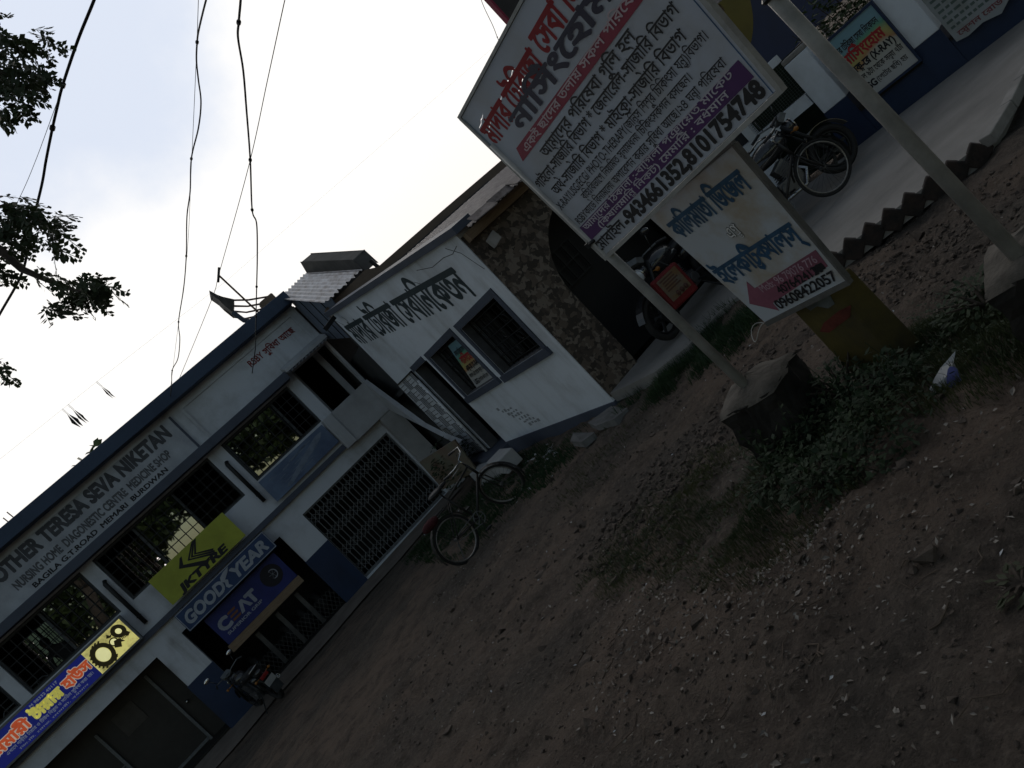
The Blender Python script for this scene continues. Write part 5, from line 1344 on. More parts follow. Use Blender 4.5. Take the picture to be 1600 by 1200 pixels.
    for c, a0, a1, rr, hw in ((HF, 20, 160, 0.335, 0.06), (V((0, 0, R_ + 0.04)), 40, 200, 0.36, 0.075)):
        for k in range(12):
            t0, t1 = radians(lerp(a0, a1, k / 12)), radians(lerp(a0, a1, (k + 1) / 12))
            w.hexa([c + V((cos(t) * r2, y, sin(t) * r2)) for r2 in (rr, rr + 0.008) for t, y in ((t0, -hw), (t1, -hw), (t1, hw), (t0, hw))])
    w.build('mudguard', black_paint, root)
    w = MB(); w.obox((-0.38, 0, 0.60), (0.035, 0, 0.0), (0, 0.09, 0), (0.0, 0, 0.035)); w.build('tail_lamp', mat('red_lens', (0.22, 0.012, 0.012), 0.2, 0.1, 9, spec=0.6), root, bevel=0.008)
    w = MB(); w.obox((-0.415, 0, 0.46), (0.004, 0, 0.0), (0, 0.11, 0), (-0.012, 0, 0.065)); pl = w.build('number_plate', mat('plate_white', (0.4, 0.4, 0.4), 0.5, 0.2, 9), root)
    w = MB(); w.obox((-0.39, 0, 0.30), (0.004, 0, 0.0), (0, 0.10, 0), (-0.03, 0, 0.10)); w.build('mud_flap', mat('flap_grey', (0.055, 0.06, 0.065), 0.7, 0.3, 9), root)
    w = MB()
    for s_ in (-1, 1): w.tube([V((-0.33, 0.05 * s_, 0.62)), V((-0.35, 0.16 * s_, 0.63))], 0.008, 6); w.ell((-0.355, 0.18 * s_, 0.63), (0.035, 0.03, 0.028), 10, 6); w.tube([V((1.0, 0.08 * s_, 0.78)), V((1.02, 0.19 * s_, 0.78))], 0.008, 6); w.ell((1.025, 0.21 * s_, 0.78), (0.035, 0.03, 0.028), 10, 6)
    w.build('indicator', mat('amber_lens', (0.3, 0.12, 0.02), 0.3, 0.2, 9), root, smooth=True)
    w = MB(); w.tube([V((-0.05, 0.1, 0.80)), V((-0.38, 0.12, 0.84)), V((-0.42, 0, 0.85)), V((-0.38, -0.12, 0.84)), V((-0.05, -0.1, 0.80))], 0.013, 8); w.build('grab_rail', chrome, root, smooth=True)
    w = MB(); w.tube([V((0.45, 0.1, 0.24)), V((0.36, 0.30, 0.0))], 0.012, 6); w.tube([V((0.5, -0.28, 0.28)), V((0.5, 0.28, 0.28))], 0.013, 8); w.build('stand_and_footrests', iron_black, root)
    return root
mA = motorcycle('black motorcycle parked nose-in before the tyre shop, tail and number plate towards the road')
mA.location = (-1.52, 16.35, ground_h(-1.5, 16.4) + 0.02); mA.rotation_euler = (radians(-6), 0, radians(112))
mB = copy_tree(mA); mB['label'] = 'black motorcycle with a red poster bag, parked on the apron before the dark arch'
mB.location = (6.30, 8.36, -0.24); mB.rotation_euler = (radians(-5), 0, atan2(-0.2, -0.97))
mC = copy_tree(mA); mC['label'] = 'black motorcycle standing behind the bicycle on the driveway by the mesh panel'
mC.location = (6.5, 7.44, -0.2); mC.rotation_euler = (radians(-5), 0, atan2(-0.37, 0.93))
RB = thing('poster_bag', 'red square bag with a yellow printed panel hanging on the motorcycle before the arch', 'bag', (5.4, 7.9, 0.0))
c0 = onD(960 + 620 / 6.667, 360 + 580 / 6.667, 9.25); bu = V((0.93, -0.36, 0)).normalized(); bf = V((-0.36, -0.93, 0)).normalized()
w = MB(); w.obox(c0, bu * 0.19, bf * 0.07, V((0, 0, 0.215))); w.build('body', mat('red_nylon', (0.15, 0.010, 0.012), 0.6, 0.35, 6, bump=0.2), RB, bevel=0.025)
w = MB(); w.obox(c0 + bf * 0.074 + V((0, 0, 0.03)), bu * 0.145, bf * 0.002, V((0, 0, 0.15))); w.build('printed_panel', mat('yellow_print', (0.15, 0.085, 0.035), 0.6, 0.45, 7, col2=(0.13, 0.11, 0.09)), RB)
w = MB()
for k in range(5): w.obox(c0 + bf * 0.077 + bu * (-0.02 + 0.01 * (k % 3)) + V((0, 0, 0.15 - k * 0.035)), bu * (0.1 - 0.012 * (k % 2)), bf * 0.001, V((0, 0, 0.009)))
for k in range(3): w.ell(c0 + bf * 0.077 + bu * (-0.03 + 0.06 * k) + V((0, 0, -0.08)), (0.026, 0.026, 0.035), 10, 6)
w.build('print', mat('brown_print', (0.09, 0.04, 0.03), 0.6, 0.3, 9), RB)
w = MB(); w.tube([c0 + bu * 0.12 + V((0, 0, 0.21)), c0 + bu * 0.06 + V((0, 0, 0.33)), c0 - bu * 0.06 + V((0, 0, 0.33)), c0 - bu * 0.12 + V((0, 0, 0.21))], 0.012, 6); w.build('strap', black_seat, RB)

# ------------------------------------------------------------------ loose things round the clinic door
LB = thing('leaning_board', 'weathered painted board leaning in the corner beside the collapsible gate', 'board', (3.5, 15.6, -0.8))
q = [onX(460 + x / 4, 600 + y / 4, X) for x, y, X in ((780, 490, 3.35), (1000, 350, 3.75), (1140, 540, 3.75), (930, 660, 3.35))]
q[3].z = max(q[3].z, ground_h(3.35, 15.5) + 0.0)
bnrm = (q[1] - q[0]).cross(q[3] - q[0]).normalized()
if bnrm.y > 0: bnrm = -bnrm
P = quad_map(*q, bnrm, 2.0, 1.0)
panel('sheet', P, 0, 2.0, 0, 1.0, 0, mat('old_painted_ply', (0.15, 0.16, 0.12), 0.8, 0.4, 1.6, col2=(0.17, 0.11, 0.085)), LB, th=0.03)
w = MB(); rr = random.Random(9)
for k in range(7):
    x, y = 0.35 + 0.05 * k, 0.15 + 0.1 * k; w.prism([P(x, y, 0.003), P(x + 1.1, y + 0.02, 0.003), P(x + 1.1, y + 0.05, 0.003), P(x, y + 0.03, 0.003)], tuple(bnrm * 0.001))
w.build('worn_rows', mat('worn_dark_print', (0.075, 0.085, 0.06), 0.8, 0.4, 5), LB)
SB = MB(); c = V((3.55, 11.95, -0.36)); SB.obox(c, (0.16, -0.02, 0), (0.05, 0.42, 0), (0, 0, 0.13)); tag(SB.build('step_block', grey_wall, bevel=0.015), 'loose concrete step block on the grass below the clinic doorway', 'step')
SB = MB(); SB.box(3.62, 3.895, 12.9, 14.5, -0.75, -0.46); tag(SB.build('door_step', grey_wall, bevel=0.015), 'grey cement step along the foot of the clinic doorway', 'step')
def slab(pts, z, label):
    mb = MB(); mb.prism([(x, y, z + 0.02 * k) for k, (x, y) in enumerate(pts)], (0.01, 0.01, 0.07)); tag(mb.build('paving_slab', mat('slab_grey', (0.16, 0.155, 0.15), 0.9, 0.4, 6, bump=0.3), bevel=0.008), label, 'slab', 'broken slabs by the clinic corner')
slab([(4.10, 8.82), (3.86, 8.02), (3.66, 8.05), (3.62, 8.45), (3.72, 8.8)], -0.44, 'broken concrete slab against the clinic wall corner, the larger one')
slab([(3.64, 8.85), (3.56, 8.5), (3.38, 8.55), (3.46, 9.0), (3.6, 9.1)], -0.45, 'smaller broken concrete slab tipped beside the larger one')
# crumpled plastic packet, wire loop
PK = thing('plastic_packet', 'crumpled white and blue plastic packet lying among the weeds', 'packet', (2.66, 2.78, -0.05))
pa = onG(1080 + 1210 / 3.077, 480 + 400 / 3.077)
w = MB(); dd = (pa - CAM_POS).dot(FW); q2 = lambda x, y, k: onD(1080 + x / 3.077, 480 + y / 3.077, dd + k)
w.v = [tuple(p) for p in (q2(1145, 395, 0.0), q2(1195, 430, -0.03), q2(1245, 418, -0.04), q2(1300, 330, 0.0), q2(1262, 262, 0.04), q2(1272, 208, 0.08), q2(1200, 290, 0.03), q2(1225, 335, -0.05), q2(1170, 340, 0.01))]
w.f = [(0, 1, 7, 8), (1, 2, 7), (2, 3, 7), (3, 4, 7), (4, 5, 6), (4, 6, 7), (6, 8, 7)]; w.mi = [0] * 7
w.build('film', flex_mat('white_film', (0.6, 0.6, 0.6), (0.45, 0.43, 0.41), 0.3, 0.4), PK)
w = MB(); w.v = [tuple(q2(1258 + 36 * cos(t * 0.5) + 6 * cos(t), 345 + 62 * sin(t * 0.5), -0.056 - 0.006 * sin(t))) for t in range(13)]; w.f = [tuple(range(12))]; w.v = w.v[:12]; w.mi = [0]; w.build('blue_print', flex_mat('blue_film', (0.16, 0.18, 0.48), (0.3, 0.3, 0.5), 0.2, 0.4), PK, smooth=True)
g0 = onG(1190, 520); w = MB(); w.tube([g0 + V((0.10 * cos(t * 0.35), 0.10 * sin(t * 0.35), 0.03 + 0.05 * sin(t * 0.6))) for t in range(15)], 0.004, 6)
tag(w.build('wire_loop', mat('pale_plastic', (0.4, 0.38, 0.34), 0.6, 0.2, 9)), 'thin pale loop of plastic strapping on the dirt below the tin sign', 'strap')

# ------------------------------------------------------------------ person inside the upper window
def figure(label, joints, links, colour_m):
    me = bpy.data.meshes.new('person'); me.from_pydata([j[0] for j in joints], links, [])
    o = bpy.data.objects.new('person', me); COL.objects.link(o)
    sk = o.modifiers.new('skin', 'SKIN'); sb = o.modifiers.new('sub', 'SUBSURF'); sb.levels = 2; sb.render_levels = 2
    for k, j in enumerate(joints):
        me.skin_vertices[0].data[k].radius = j[1]
    me.skin_vertices[0].data[0].use_root = True
    bpy.context.view_layer.update(); dg = bpy.context.evaluated_depsgraph_get()
    m2 = bpy.data.meshes.new_from_object(o.evaluated_get(dg)); o.modifiers.clear(); o.data = m2; m2.materials.append(colour_m)
    m2.polygons.foreach_set('use_smooth', [True] * len(m2.polygons))
    return tag(o, label, 'person')
h = onY(71, 1006, 18.75)
x0, z0 = h.x, h.z
J = lambda dx, dy, dz, a, b=None: (V((x0 + dx, 18.75 + dy, z0 + dz)), (a, b or a))
jn = [J(0.12, 0.10, -0.74, .15, .13), J(0.10, 0.10, -0.50, .15, .11), J(0.07, 0.06, -0.27, .17, .11), J(0.03, 0.02, -0.16, .06, .06), J(0.0, 0.0, -0.03, .085, .095), J(-0.02, -0.01, 0.09, .07, .08),
      J(0.22, 0.0, -0.24, .06, .06), J(0.30, -0.15, -0.48, .045, .045), J(0.10, -0.32, -0.60, .035, .035), J(0.02, -0.36, -0.62, .03, .02),
      J(-0.12, 0.0, -0.24, .06, .06), J(-0.16, -0.16, -0.46, .045, .045), J(-0.10, -0.34, -0.66, .035, .035), J(-0.08, -0.40, -0.68, .03, .02),
      J(0.2, -0.25, -0.80, .09, .09), J(0.2, -0.3, -1.1, .06, .06), J(0.02, -0.25, -0.80, .09, .09), J(0.0, -0.3, -1.1, .06, .06)]
pe = figure('dark-haired person darkened to a silhouette seated at the upstairs window, leaning on one arm', jn, [(0, 1), (1, 2), (2, 3), (3, 4), (4, 5), (2, 6), (6, 7), (7, 8), (8, 9), (2, 10), (10, 11), (11, 12), (12, 13), (0, 14), (14, 15), (0, 16), (16, 17)], mat('silhouette_dark', (0.03, 0.028, 0.03), 0.9, 0.3, 6))  # whole body one near-black: backlit silhouette put into the colour
w = MB(); w.ell((x0 + 0.005, 18.77, z0 + 0.035), (0.098, 0.112, 0.105), 14, 10); w.build('hair', mat('black_hair', (0.012, 0.011, 0.011), 0.6, 0.2, 30), pe, smooth=True)
w = MB(); w.ell((x0 - 0.02, 18.655, z0 - 0.02), (0.016, 0.03, 0.022), 8, 6); w.ell((x0 - 0.01, 18.66, z0 - 0.07), (0.03, 0.016, 0.01), 8, 6); w.build('face_features', mat('brown_skin', (0.12, 0.07, 0.05), 0.6, 0.2, 9), pe, smooth=True)
tag(MB().box(x0 - 0.3, x0 + 0.5, 18.6, 19.1, 1.6, 1.99).box(x0 - 0.3, x0 + 0.5, 19.0, 19.1, 1.991, 2.4).build('bench', mat('bench_brown', (0.07, 0.045, 0.035), 0.7, 0.3, 6)), 'dark bench under the seated person behind the upstairs window', 'bench')

# ------------------------------------------------------------------ overhead cables
def cable(label, pts, r, ties=(), group=None, cat='cable'):
    """pts: (px, py, distance)"""
    P3 = [onD(*p) for p in pts]
    # smooth through the measured points
    out_ = []
    for i in range(len(P3) - 1):
        p0, p1, p2, p3 = P3[max(0, i - 1)], P3[i], P3[i + 1], P3[min(len(P3) - 1, i + 2)]
        for k in range(8):
            t = k / 8
            out_.append(0.5 * ((2 * p1) + (p2 - p0) * t + (2 * p0 - 5 * p1 + 4 * p2 - p3) * t * t + (3 * p1 - p0 - 3 * p2 + p3) * t ** 3))
    out_.append(P3[-1])
    w = MB(); w.tube(out_, r, 6)
    o = thing('cable', label, cat, tuple(P3[-1]), group)
    w.build('cable_line', wire_m, o, smooth=True)
    if ties:
        w = MB()
        for k in ties:
            d = (out_[min(len(out_) - 1, k * 8 + 1)] - out_[k * 8]).normalized(); w.tube([out_[k * 8] - d * r * 1.6, out_[k * 8] + d * r * 1.6], r * 1.9, 8)
        w.build('cable_tie', iron_black, o)
    return o
gC = 'cables slung overhead to the building'
cable('thick black cable passing before the tree foliage at the upper left', [(160, -40, 5.2), (147, 0, 5.3), (122, 62, 5.5), (98, 133, 5.8), (90, 165, 5.9), (82, 200, 6.0), (72, 250, 6.2), (65, 290, 6.3), (48, 360, 6.5), (35, 425, 6.7), (0, 490, 7.0), (-40, 560, 7.3)], 0.0105, (3, 5), gC)
cable('wavy tied cable dropping to the right end of the long name panel', [(334, -40, 6.0), (322, 0, 6.3), (311, 45, 6.7), (308, 66, 6.9), (307, 95, 7.2), (310, 125, 7.5), (314, 160, 7.9), (310, 200, 8.3), (299, 248, 8.9), (297, 300, 9.5), (292, 340, 10.1), (291, 400, 11.0), (287, 450, 11.9), (279, 503, 13.0), (281, 530, 13.6), (278, 560, 14.4), (269, 579, 15.0), (268, 604, 15.8), (264, 640, 17.4), (262, 670, 17.8), (250, 712, 18.6), (238, 748, 18.7)], 0.008, (3, 8, 11, 13, 16), gC)
cable('dark red-brown tied cable dropping to the window hood below the red wall writing', [(378, -40, 5.6), (376, 0, 5.9), (373, 35, 6.2), (372, 60, 6.4), (380, 110, 6.9), (385, 170, 7.5), (391, 250, 8.5), (394, 328, 9.7), (401, 350, 10.1), (402, 400, 11.1), (401, 448, 12.3), (400, 495, 13.9), (399, 540, 15.6), (397, 560, 16.4), (392, 600, 18.2), (391, 630, 18.8)], 0.0098, (2, 6, 7, 10, 11), gC)
cable('thin straight wire crossing the thicker cables in the middle of the sky', [(455, -40, 8), (445, 0, 8.4), (418, 125, 9.8), (388, 262, 11.6), (343, 425, 14.6), (330, 470, 15.8), (280, 592, 18.0)], 0.0055, (), gC)
cable('hair-thin wire running beside the wavy tied cable', [(311, -40, 6.1), (309, 30, 6.6), (305, 130, 7.5), (299, 260, 9.0), (292, 400, 11.0), (277, 520, 13.4), (266, 610, 16)], 0.0028, (), gC)
cable('hair-thin wire beside the thick cable at the upper left', [(98, 135, 5.8), (80, 185, 6.0), (56, 250, 6.4), (34, 302, 6.8), (0, 370, 7.3), (-30, 430, 7.7)], 0.0022, (), gC)
cable('thin wire meeting the top corner of the big vinyl board', [(745, -40, 4.3), (752, 0, 4.3), (770, 40, 4.25), (777, 58, 4.2), (784, 74, 4.15)], 0.0018, (3,), gC)
cw = MB(); cw.tube([V((-14, 14, 5.16)), V((-6, 14, 5.11)), V((-0.5, 14, 5.095)), V((0.2, 14, 5.095)), V((3, 14.6, 5.2)), V((12, 16, 5.9))], 0.0012, 5)
tag(cw.build('hanging_wire', wire_m), 'very faint wire from which the dark cloth pennants hang', 'wire')
pm = mat('dark_cloth', (0.035, 0.033, 0.035), 0.85, 0.35, 14)
for (x, hh, wd, lab) in ((-0.47, 0.33, 0.10, 'lowest and widest of the three dark pennants hanging from a faint wire'), (-0.365, 0.34, 0.07, 'dark pennant hanging between the widest and the lone one'), (0.18, 0.30, 0.055, 'slim dark pennant hanging alone, highest of the three')):
    t_ = thing('pennant', lab, 'pennant', (x, 14, 5.09), 'pennants on the faint wire')
    w = MB(); w.tube([(x - 0.015, 14, 5.085), (x + 0.005, 14, 5.10), (x + 0.01, 14, 4.98)], 0.0025, 5); w.tube([(x - 0.012, 14, 5.08), (x - 0.004, 14, 4.98)], 0.0025, 5); w.build('hook', wire_m, t_)
    w = MB()
    for s_ in (-1, 1):
        top = 4.99; pts = [(x + s_ * 0.006, top), (x + s_ * wd * 0.55, top - hh * 0.48), (x + s_ * wd * 0.42, top - hh * 0.62), (x + s_ * 0.018 + 0.01, top - hh * 0.92), (x + s_ * 0.006, top - hh * 0.70), (x + s_ * 0.004, top - hh * 0.4)]
        w.prism([(a, 14 + 0.012 * s_, b) for a, b in pts], (0, 0.012, 0))
    w.build('cloth', pm, t_)

# ------------------------------------------------------------------ foliage
leaf_dark = leaf_mat('dark_leaf', (0.020, 0.032, 0.012), (0.038, 0.052, 0.018), transl=0.12, rough=0.7)
leaf_weed = leaf_mat('weed_leaf', (0.011, 0.026, 0.010), (0.026, 0.044, 0.015), transl=0.2, rough=0.75, scale=5)
leaf_far = leaf_mat('far_leaf', (0.035, 0.06, 0.022), (0.075, 0.10, 0.035), transl=0.3, scale=0.8)
grass_m = leaf_mat('grass_blade', (0.020, 0.036, 0.012), (0.060, 0.066, 0.024), transl=0.3, scale=1.6)
rnd = random.Random(21)
def leaflet(mb, p, d, n, l, wd):
    s_ = d.cross(n).normalized(); q = p + d * l; m_ = p + d * (l * 0.55) - n * (l * 0.06)
    mb.add([p, m_ + s_ * wd, q - n * (l * 0.1), m_ - s_ * wd], [(0, 1, 2, 3)])
def rv(s=1.0): return V((rnd.uniform(-s, s), rnd.uniform(-s, s), rnd.uniform(-s, s)))
def compound(mb, p, d, l, npair=9, ll=0.045, lw=0.016):
    d = d.normalized(); n = (V((0, 0, 1)) + rv(0.5)).normalized(); side = d.cross(n)
    if side.length < 0.1: side = d.orthogonal()
    side.normalize(); n = side.cross(d).normalized()
    mb.tube([p, p + d * l * 0.5 - n * 0.01, p + d * l - n * 0.03], 0.0022, 4, cap=False)
    for k in range(npair):
        t = 0.12 + 0.88 * k / (npair - 1); c = p + d * (l * t) - n * (0.03 * t * t); g = ll * (0.65 + 0.6 * sin(pi * min(1, t * 0.9 + 0.1)))
        for s_ in (-1, 1):
            if rnd.random() < 0.14: continue
            dd = (side * s_ + d * 0.7 + rv(0.4)).normalized(); leaflet(mb, c + rv(0.006), dd, (n + rv(0.6)).normalized(), g * rnd.uniform(0.7, 1.25), lw * rnd.uniform(0.7, 1.2))
def limb(pts, r0, r1, mb, n=9):
    k = len(pts); mb.tube(pts, [lerp(r0, r1, i / (k - 1)) for i in range(k)], n)
OT = thing('overhanging_tree', 'roadside tree whose feathery dark branches hang into the sky at the upper left', 'tree', (-5.5, 4.6, -0.4))
mb = MB()
fork = V((-4.6, 5.0, 4.2)); limb([V((-5.5, 4.6, -0.6)), V((-5.4, 4.65, 1.2)), V((-5.1, 4.8, 2.9)), fork], 0.30, 0.17, mb, 14)
br = [onD(-90, 350, 5.5), onD(0, 390, 5.3), onD(33, 420, 5.25), onD(80, 440, 5.2), onD(120, 455, 5.15), onD(165, 460, 5.1)]
limb([fork, V((-3.5, 5.1, 4.7))] + br, 0.05, 0.004, mb)
br2 = [onD(-120, 60, 5.3), onD(-20, 110, 5.15), onD(45, 120, 5.1)]
limb([fork, V((-4.2, 4.9, 5.2)), onD(-260, 20, 5.5)] + br2, 0.12, 0.006, mb)
br3 = [onD(-80, 300, 5.4), onD(10, 320, 5.3), onD(70, 350, 5.2)]
limb([br[0]] + br3[1:], 0.02, 0.004, mb, 6)
limb([fork, V((-5.2, 4.2, 5.6)), V((-5.6, 3.8, 6.6))], 0.12, 0.02, mb)
mb.build('trunk', bark, OT, smooth=True)
mb = MB(); down = V((0, 0, -1))
def cluster(cx, cy, rx, ry, dist, cnt, bias=(0, 0)):
    for k in range(int(cnt * 1.1)):
        a, r_ = rnd.uniform(0, 2 * pi), sqrt(rnd.random())
        p = onD(cx + rx * r_ * cos(a), cy + ry * r_ * sin(a), dist + rnd.uniform(-0.35, 0.35))
        compound(mb, p, down * 0.55 + rv(0.55) + IR * 0.25 + IR * bias[0] - IU * bias[1], rnd.uniform(0.11, 0.19), rnd.randint(6, 8), rnd.uniform(0.038, 0.058), 0.0155)
cluster(20, 95, 48, 50, 5.15, 46); cluster(-40, 100, 60, 90, 5.3, 60); cluster(62, 60, 22, 18, 5.1, 7); cluster(10, 150, 30, 22, 5.1, 13)
cluster(30, 340, 42, 38, 5.3, 44); cluster(-30, 360, 60, 60, 5.4, 50); cluster(78, 352, 18, 22, 5.2, 11); cluster(75, 385, 14, 10, 5.2, 5)
cluster(112, 446, 36, 17, 5.15, 28); cluster(80, 474, 22, 9, 5.2, 7); cluster(138, 452, 20, 15, 5.1, 12); cluster(166, 448, 8, 8, 5.1, 4); cluster(60, 425, 14, 10, 5.2, 4); cluster(-12, 570, 14, 12, 5.4, 5); cluster(-5, 180, 14, 8, 5.2, 4); cluster(-5, 425, 8, 10, 5.3, 4)
for k in range(200):                                       # the rest of the crown, above and left of the picture
    compound(mb, V((-5.3 + rnd.gauss(0, 1.0), 4.2 + rnd.gauss(0, 1.0), 6.6 + rnd.gauss(0, 0.6))), down * 0.5 + rv(1.0), rnd.uniform(0.2, 0.34), 9, 0.07, 0.02)
mb.build('crown', leaf_dark, OT)

def tree(label, x, y, z0, hgt, rad, n, m_, leaf, group, seed, squash=0.75):
    r0 = random.Random(seed); t = thing('tree', label, 'tree', (x, y, z0), group); mb = MB()
    limb([V((x, y, z0 - 0.2)), V((x + 0.1, y, z0 + hgt * 0.3)), V((x - 0.05, y + 0.1, z0 + hgt * 0.62))], 0.05 * hgt * 0.45, 0.03 * hgt * 0.4, mb, 10)
    cl = []
    for k in range(9):
        a = k * 2.4; rr_ = rad * r0.uniform(0.35, 0.8); c = V((x + cos(a) * rr_, y + sin(a) * rr_, z0 + hgt * r0.uniform(0.55, 0.9))); cl.append(c)
        limb([V((x, y, z0 + hgt * 0.5)), (V((x, y, z0 + hgt * 0.55)) + c) / 2 + V((0, 0, 0.1)), c], 0.018 * hgt * 0.5, 0.01, mb, 6)
    cl += [V((x + r0.gauss(0, rad * 0.4), y + r0.gauss(0, rad * 0.4), z0 + hgt * r0.uniform(0.6, 0.97))) for k in range(8)]
    mb.build('trunk', bark, t, smooth=True); mb = MB()
    for k in range(n):
        c = r0.choice(cl); g = V((r0.gauss(0, 1), r0.gauss(0, 1), r0.gauss(0, 1))).normalized() * (rad * 0.42 * r0.random() ** 0.45)
        g.z *= squash; p = c + g; d = V((r0.uniform(-1, 1), r0.uniform(-1, 1), r0.uniform(-1, 0.5))).normalized(); nn = V((r0.uniform(-1, 1), r0.uniform(-1, 1), r0.uniform(0, 1))).normalized()
        if abs(d.dot(nn)) > 0.9: continue
        leaflet(mb, p, d, nn, leaf * r0.uniform(0.7, 1.4), leaf * 0.3)
    mb.build('crown', m_, t)
tip = onY(95, 748, 25)
tree('bushy tree seen through the upstairs windows, its tip showing over the cornice', tip.x, 25, -1.2, tip.z + 1.75, 2.0, 2600, leaf_far, 0.32, 'trees behind the shop building', 1)
for k, (x, y, hh) in enumerate(((-12.5, 36, 7.6), (1.5, 36, 7.2), (5, 35, 7.4), (-7.6, 37, 7.6))):
    tree('leafy tree behind the shop building, seen only through its back windows', x, y, -1.2, hh, 2.2, 1500, leaf_far, 0.36, 'trees behind the shop building', 3 + k)
for k, (x, y, hh, rr_, n) in enumerate(((-9.5, -8.5, 6.8, 2.9, 3600), (-4.4, -7.5, 6.6, 2.6, 3200), (-0.5, -9.5, 8.5, 2.9, 3000), (4.6, -8.5, 6.9, 2.6, 3000), (9.5, -6, 8.0, 3.4, 3000))):
    tree('roadside tree behind the camera, mirrored in the upstairs window panes', x, y, 0.1, hh, rr_, n, leaf_far, 0.46, 'roadside trees across the road', 11 + k)
GW = MB(); GW.box(-6.62, -2.46, 30.0, 30.2, -1.2, 4.5)
tag(GW.build('mossy_wall', mat('mossy_plaster', (0.27, 0.32, 0.22), 0.9, 0.5, 2.0, col2=(0.14, 0.18, 0.10))), 'mossy green boundary wall seen through the back windows of the upper rooms', 'wall')
# shrubs behind the compound wall
def shrub(label, c, rad, hgt, n, leaf, m_, group=None, seed=0):
    r0 = random.Random(seed); t = thing('shrub', label, 'shrub', tuple(c), group); mb = MB(); c = V(c)
    for k in range(9):
        a = 2 * pi * k / 9; mb.tube([c, c + V((cos(a) * rad * 0.4, sin(a) * rad * 0.4, hgt * 0.5)), c + V((cos(a) * rad * 0.8, sin(a) * rad * 0.8, hgt * r0.uniform(0.6, 0.95)))], [0.012, 0.008, 0.004], 5)
    mb.build('stem', bark, t); mb = MB()
    for k in range(n):
        a, rr_ = r0.uniform(0, 2 * pi), rad * sqrt(r0.random()); z = hgt * r0.random() ** 0.7 * (1 - 0.45 * (rr_ / rad) ** 2)
        p = c + V((cos(a) * rr_, sin(a) * rr_, z)); d = V((cos(a) + r0.uniform(-.8, .8), sin(a) + r0.uniform(-.8, .8), r0.uniform(-.5, .6))).normalized()
        nn = (V((0, 0, 1)) + V((r0.uniform(-.6, .6), r0.uniform(-.6, .6), 0))).normalized()
        leaflet(mb, p, d, nn, leaf * r0.uniform(0.6, 1.4), leaf * 0.28)
    mb.build('foliage', m_, t)
for k, (a, l, rad, hh) in enumerate(((0.9, -0.9, 0.6, 2.2), (1.35, -1.6, 0.8, 2.6), (0.4, -1.5, 0.7, 2.0), (2.4, -1.3, 0.9, 2.4))):
    p = CP(a, -0.35, l)
    shrub(['green shrub rising behind the X-RAY notice between the piers', 'taller shrub behind the second pier', 'shrub behind the first pier by the mesh panel', 'shrub behind the torn banner'][k], p, rad, hh, 1100, 0.11, leaf_far, 'shrubs behind the compound wall', 40 + k)
w = MB(); pp = CP(0.75, 1.45, -2.6); w.obox(pp + V((0, 0, 0.4)), CD * 0.5, CN * 0.03 + V((0, 0, 0.01)), V((0, 0, 0.55))); tag(w.build('pale_tarp', mat('tarp_grey', (0.3, 0.32, 0.34), 0.7, 0.4, 4)), 'pale grey sheet standing behind the shrubs beyond the compound wall', 'sheet')
w = MB(); pp = CP(0.42, 1.75, -0.3); w.obox(pp, CD * 0.07, CN * 0.01, V((0, 0, 0.6))); tag(w.build('strip_sign', mat('strip_grey', (0.2, 0.18, 0.18), 0.6, 0.4, 9)), 'narrow grey strip of board upright behind the first white pier', 'board')

# ground vegetation --------------------------------------------------
def zone(px): return [onG(*p) for p in px]
def inpoly(x, y, P):
    r = False; j = len(P) - 1
    for i in range(len(P)):
        if (P[i].y > y) != (P[j].y > y) and x < (P[j].x - P[i].x) * (y - P[i].y) / (P[j].y - P[i].y) + P[i].x: r = not r
        j = i
    return r
def scatter(P, n, soft=0.0):
    x0, x1, y0, y1 = min(p.x for p in P), max(p.x for p in P), min(p.y for p in P), max(p.y for p in P); c = 0; guard = 0
    while c < n and guard < n * 30:
        guard += 1; x, y = rnd.uniform(x0, x1), rnd.uniform(y0, y1)
        if inpoly(x + rnd.gauss(0, soft), y + rnd.gauss(0, soft), P):
            c += 1; yield x, y, ground_z(x, y)
Z = {'a': zone([(840, 700), (900, 690), (880, 745), (800, 800), (740, 850), (690, 880), (640, 870), (668, 830), (700, 800), (750, 760), (800, 720)]),
     'b': zone([(1120, 690), (1190, 760), (1200, 860), (1080, 900), (930, 940), (905, 900), (960, 850), (1010, 790)]),
     'c': zone([(1100, 522), (1140, 480), (1165, 468), (1192, 500), (1125, 562), (1050, 605), (1000, 645), (982, 628), (1060, 572)]),
     'd': zone([(1400, 510), (1500, 445), (1600, 415), (1650, 540), (1500, 560), (1440, 570)]),
     'e': zone([(1190, 740), (1250, 650), (1330, 625), (1440, 600), (1490, 620), (1440, 690), (1370, 770), (1240, 800)]),
     'g': zone([(1190, 770), (1310, 800), (1260, 880), (1150, 930), (1100, 900)]), 'h': zone([(1420, 520), (1600, 470), (1680, 640), (1500, 640), (1430, 600)]),
     'f': zone([(930, 690), (985, 640), (1010, 650), (960, 740), (900, 790), (860, 800)])}
gb = MB(); ga = MB()
def blade(mb, p, hgt, wd):
    a = rnd.uniform(0, 2 * pi); d = V((cos(a), sin(a), 0)); s_ = V((-sin(a), cos(a), 0)) * wd; b_ = rnd.uniform(0.2, 1.0)
    mb.add([p - s_, p + s_, p + V((0, 0, hgt * 0.6)) + d * (hgt * 0.25 * b_) + s_ * 0.7, p + V((0, 0, hgt * 0.6)) + d * (hgt * 0.25 * b_) - s_ * 0.7, p + V((0, 0, hgt)) + d * (hgt * 0.7 * b_)], [(0, 1, 2, 3), (3, 2, 4)])
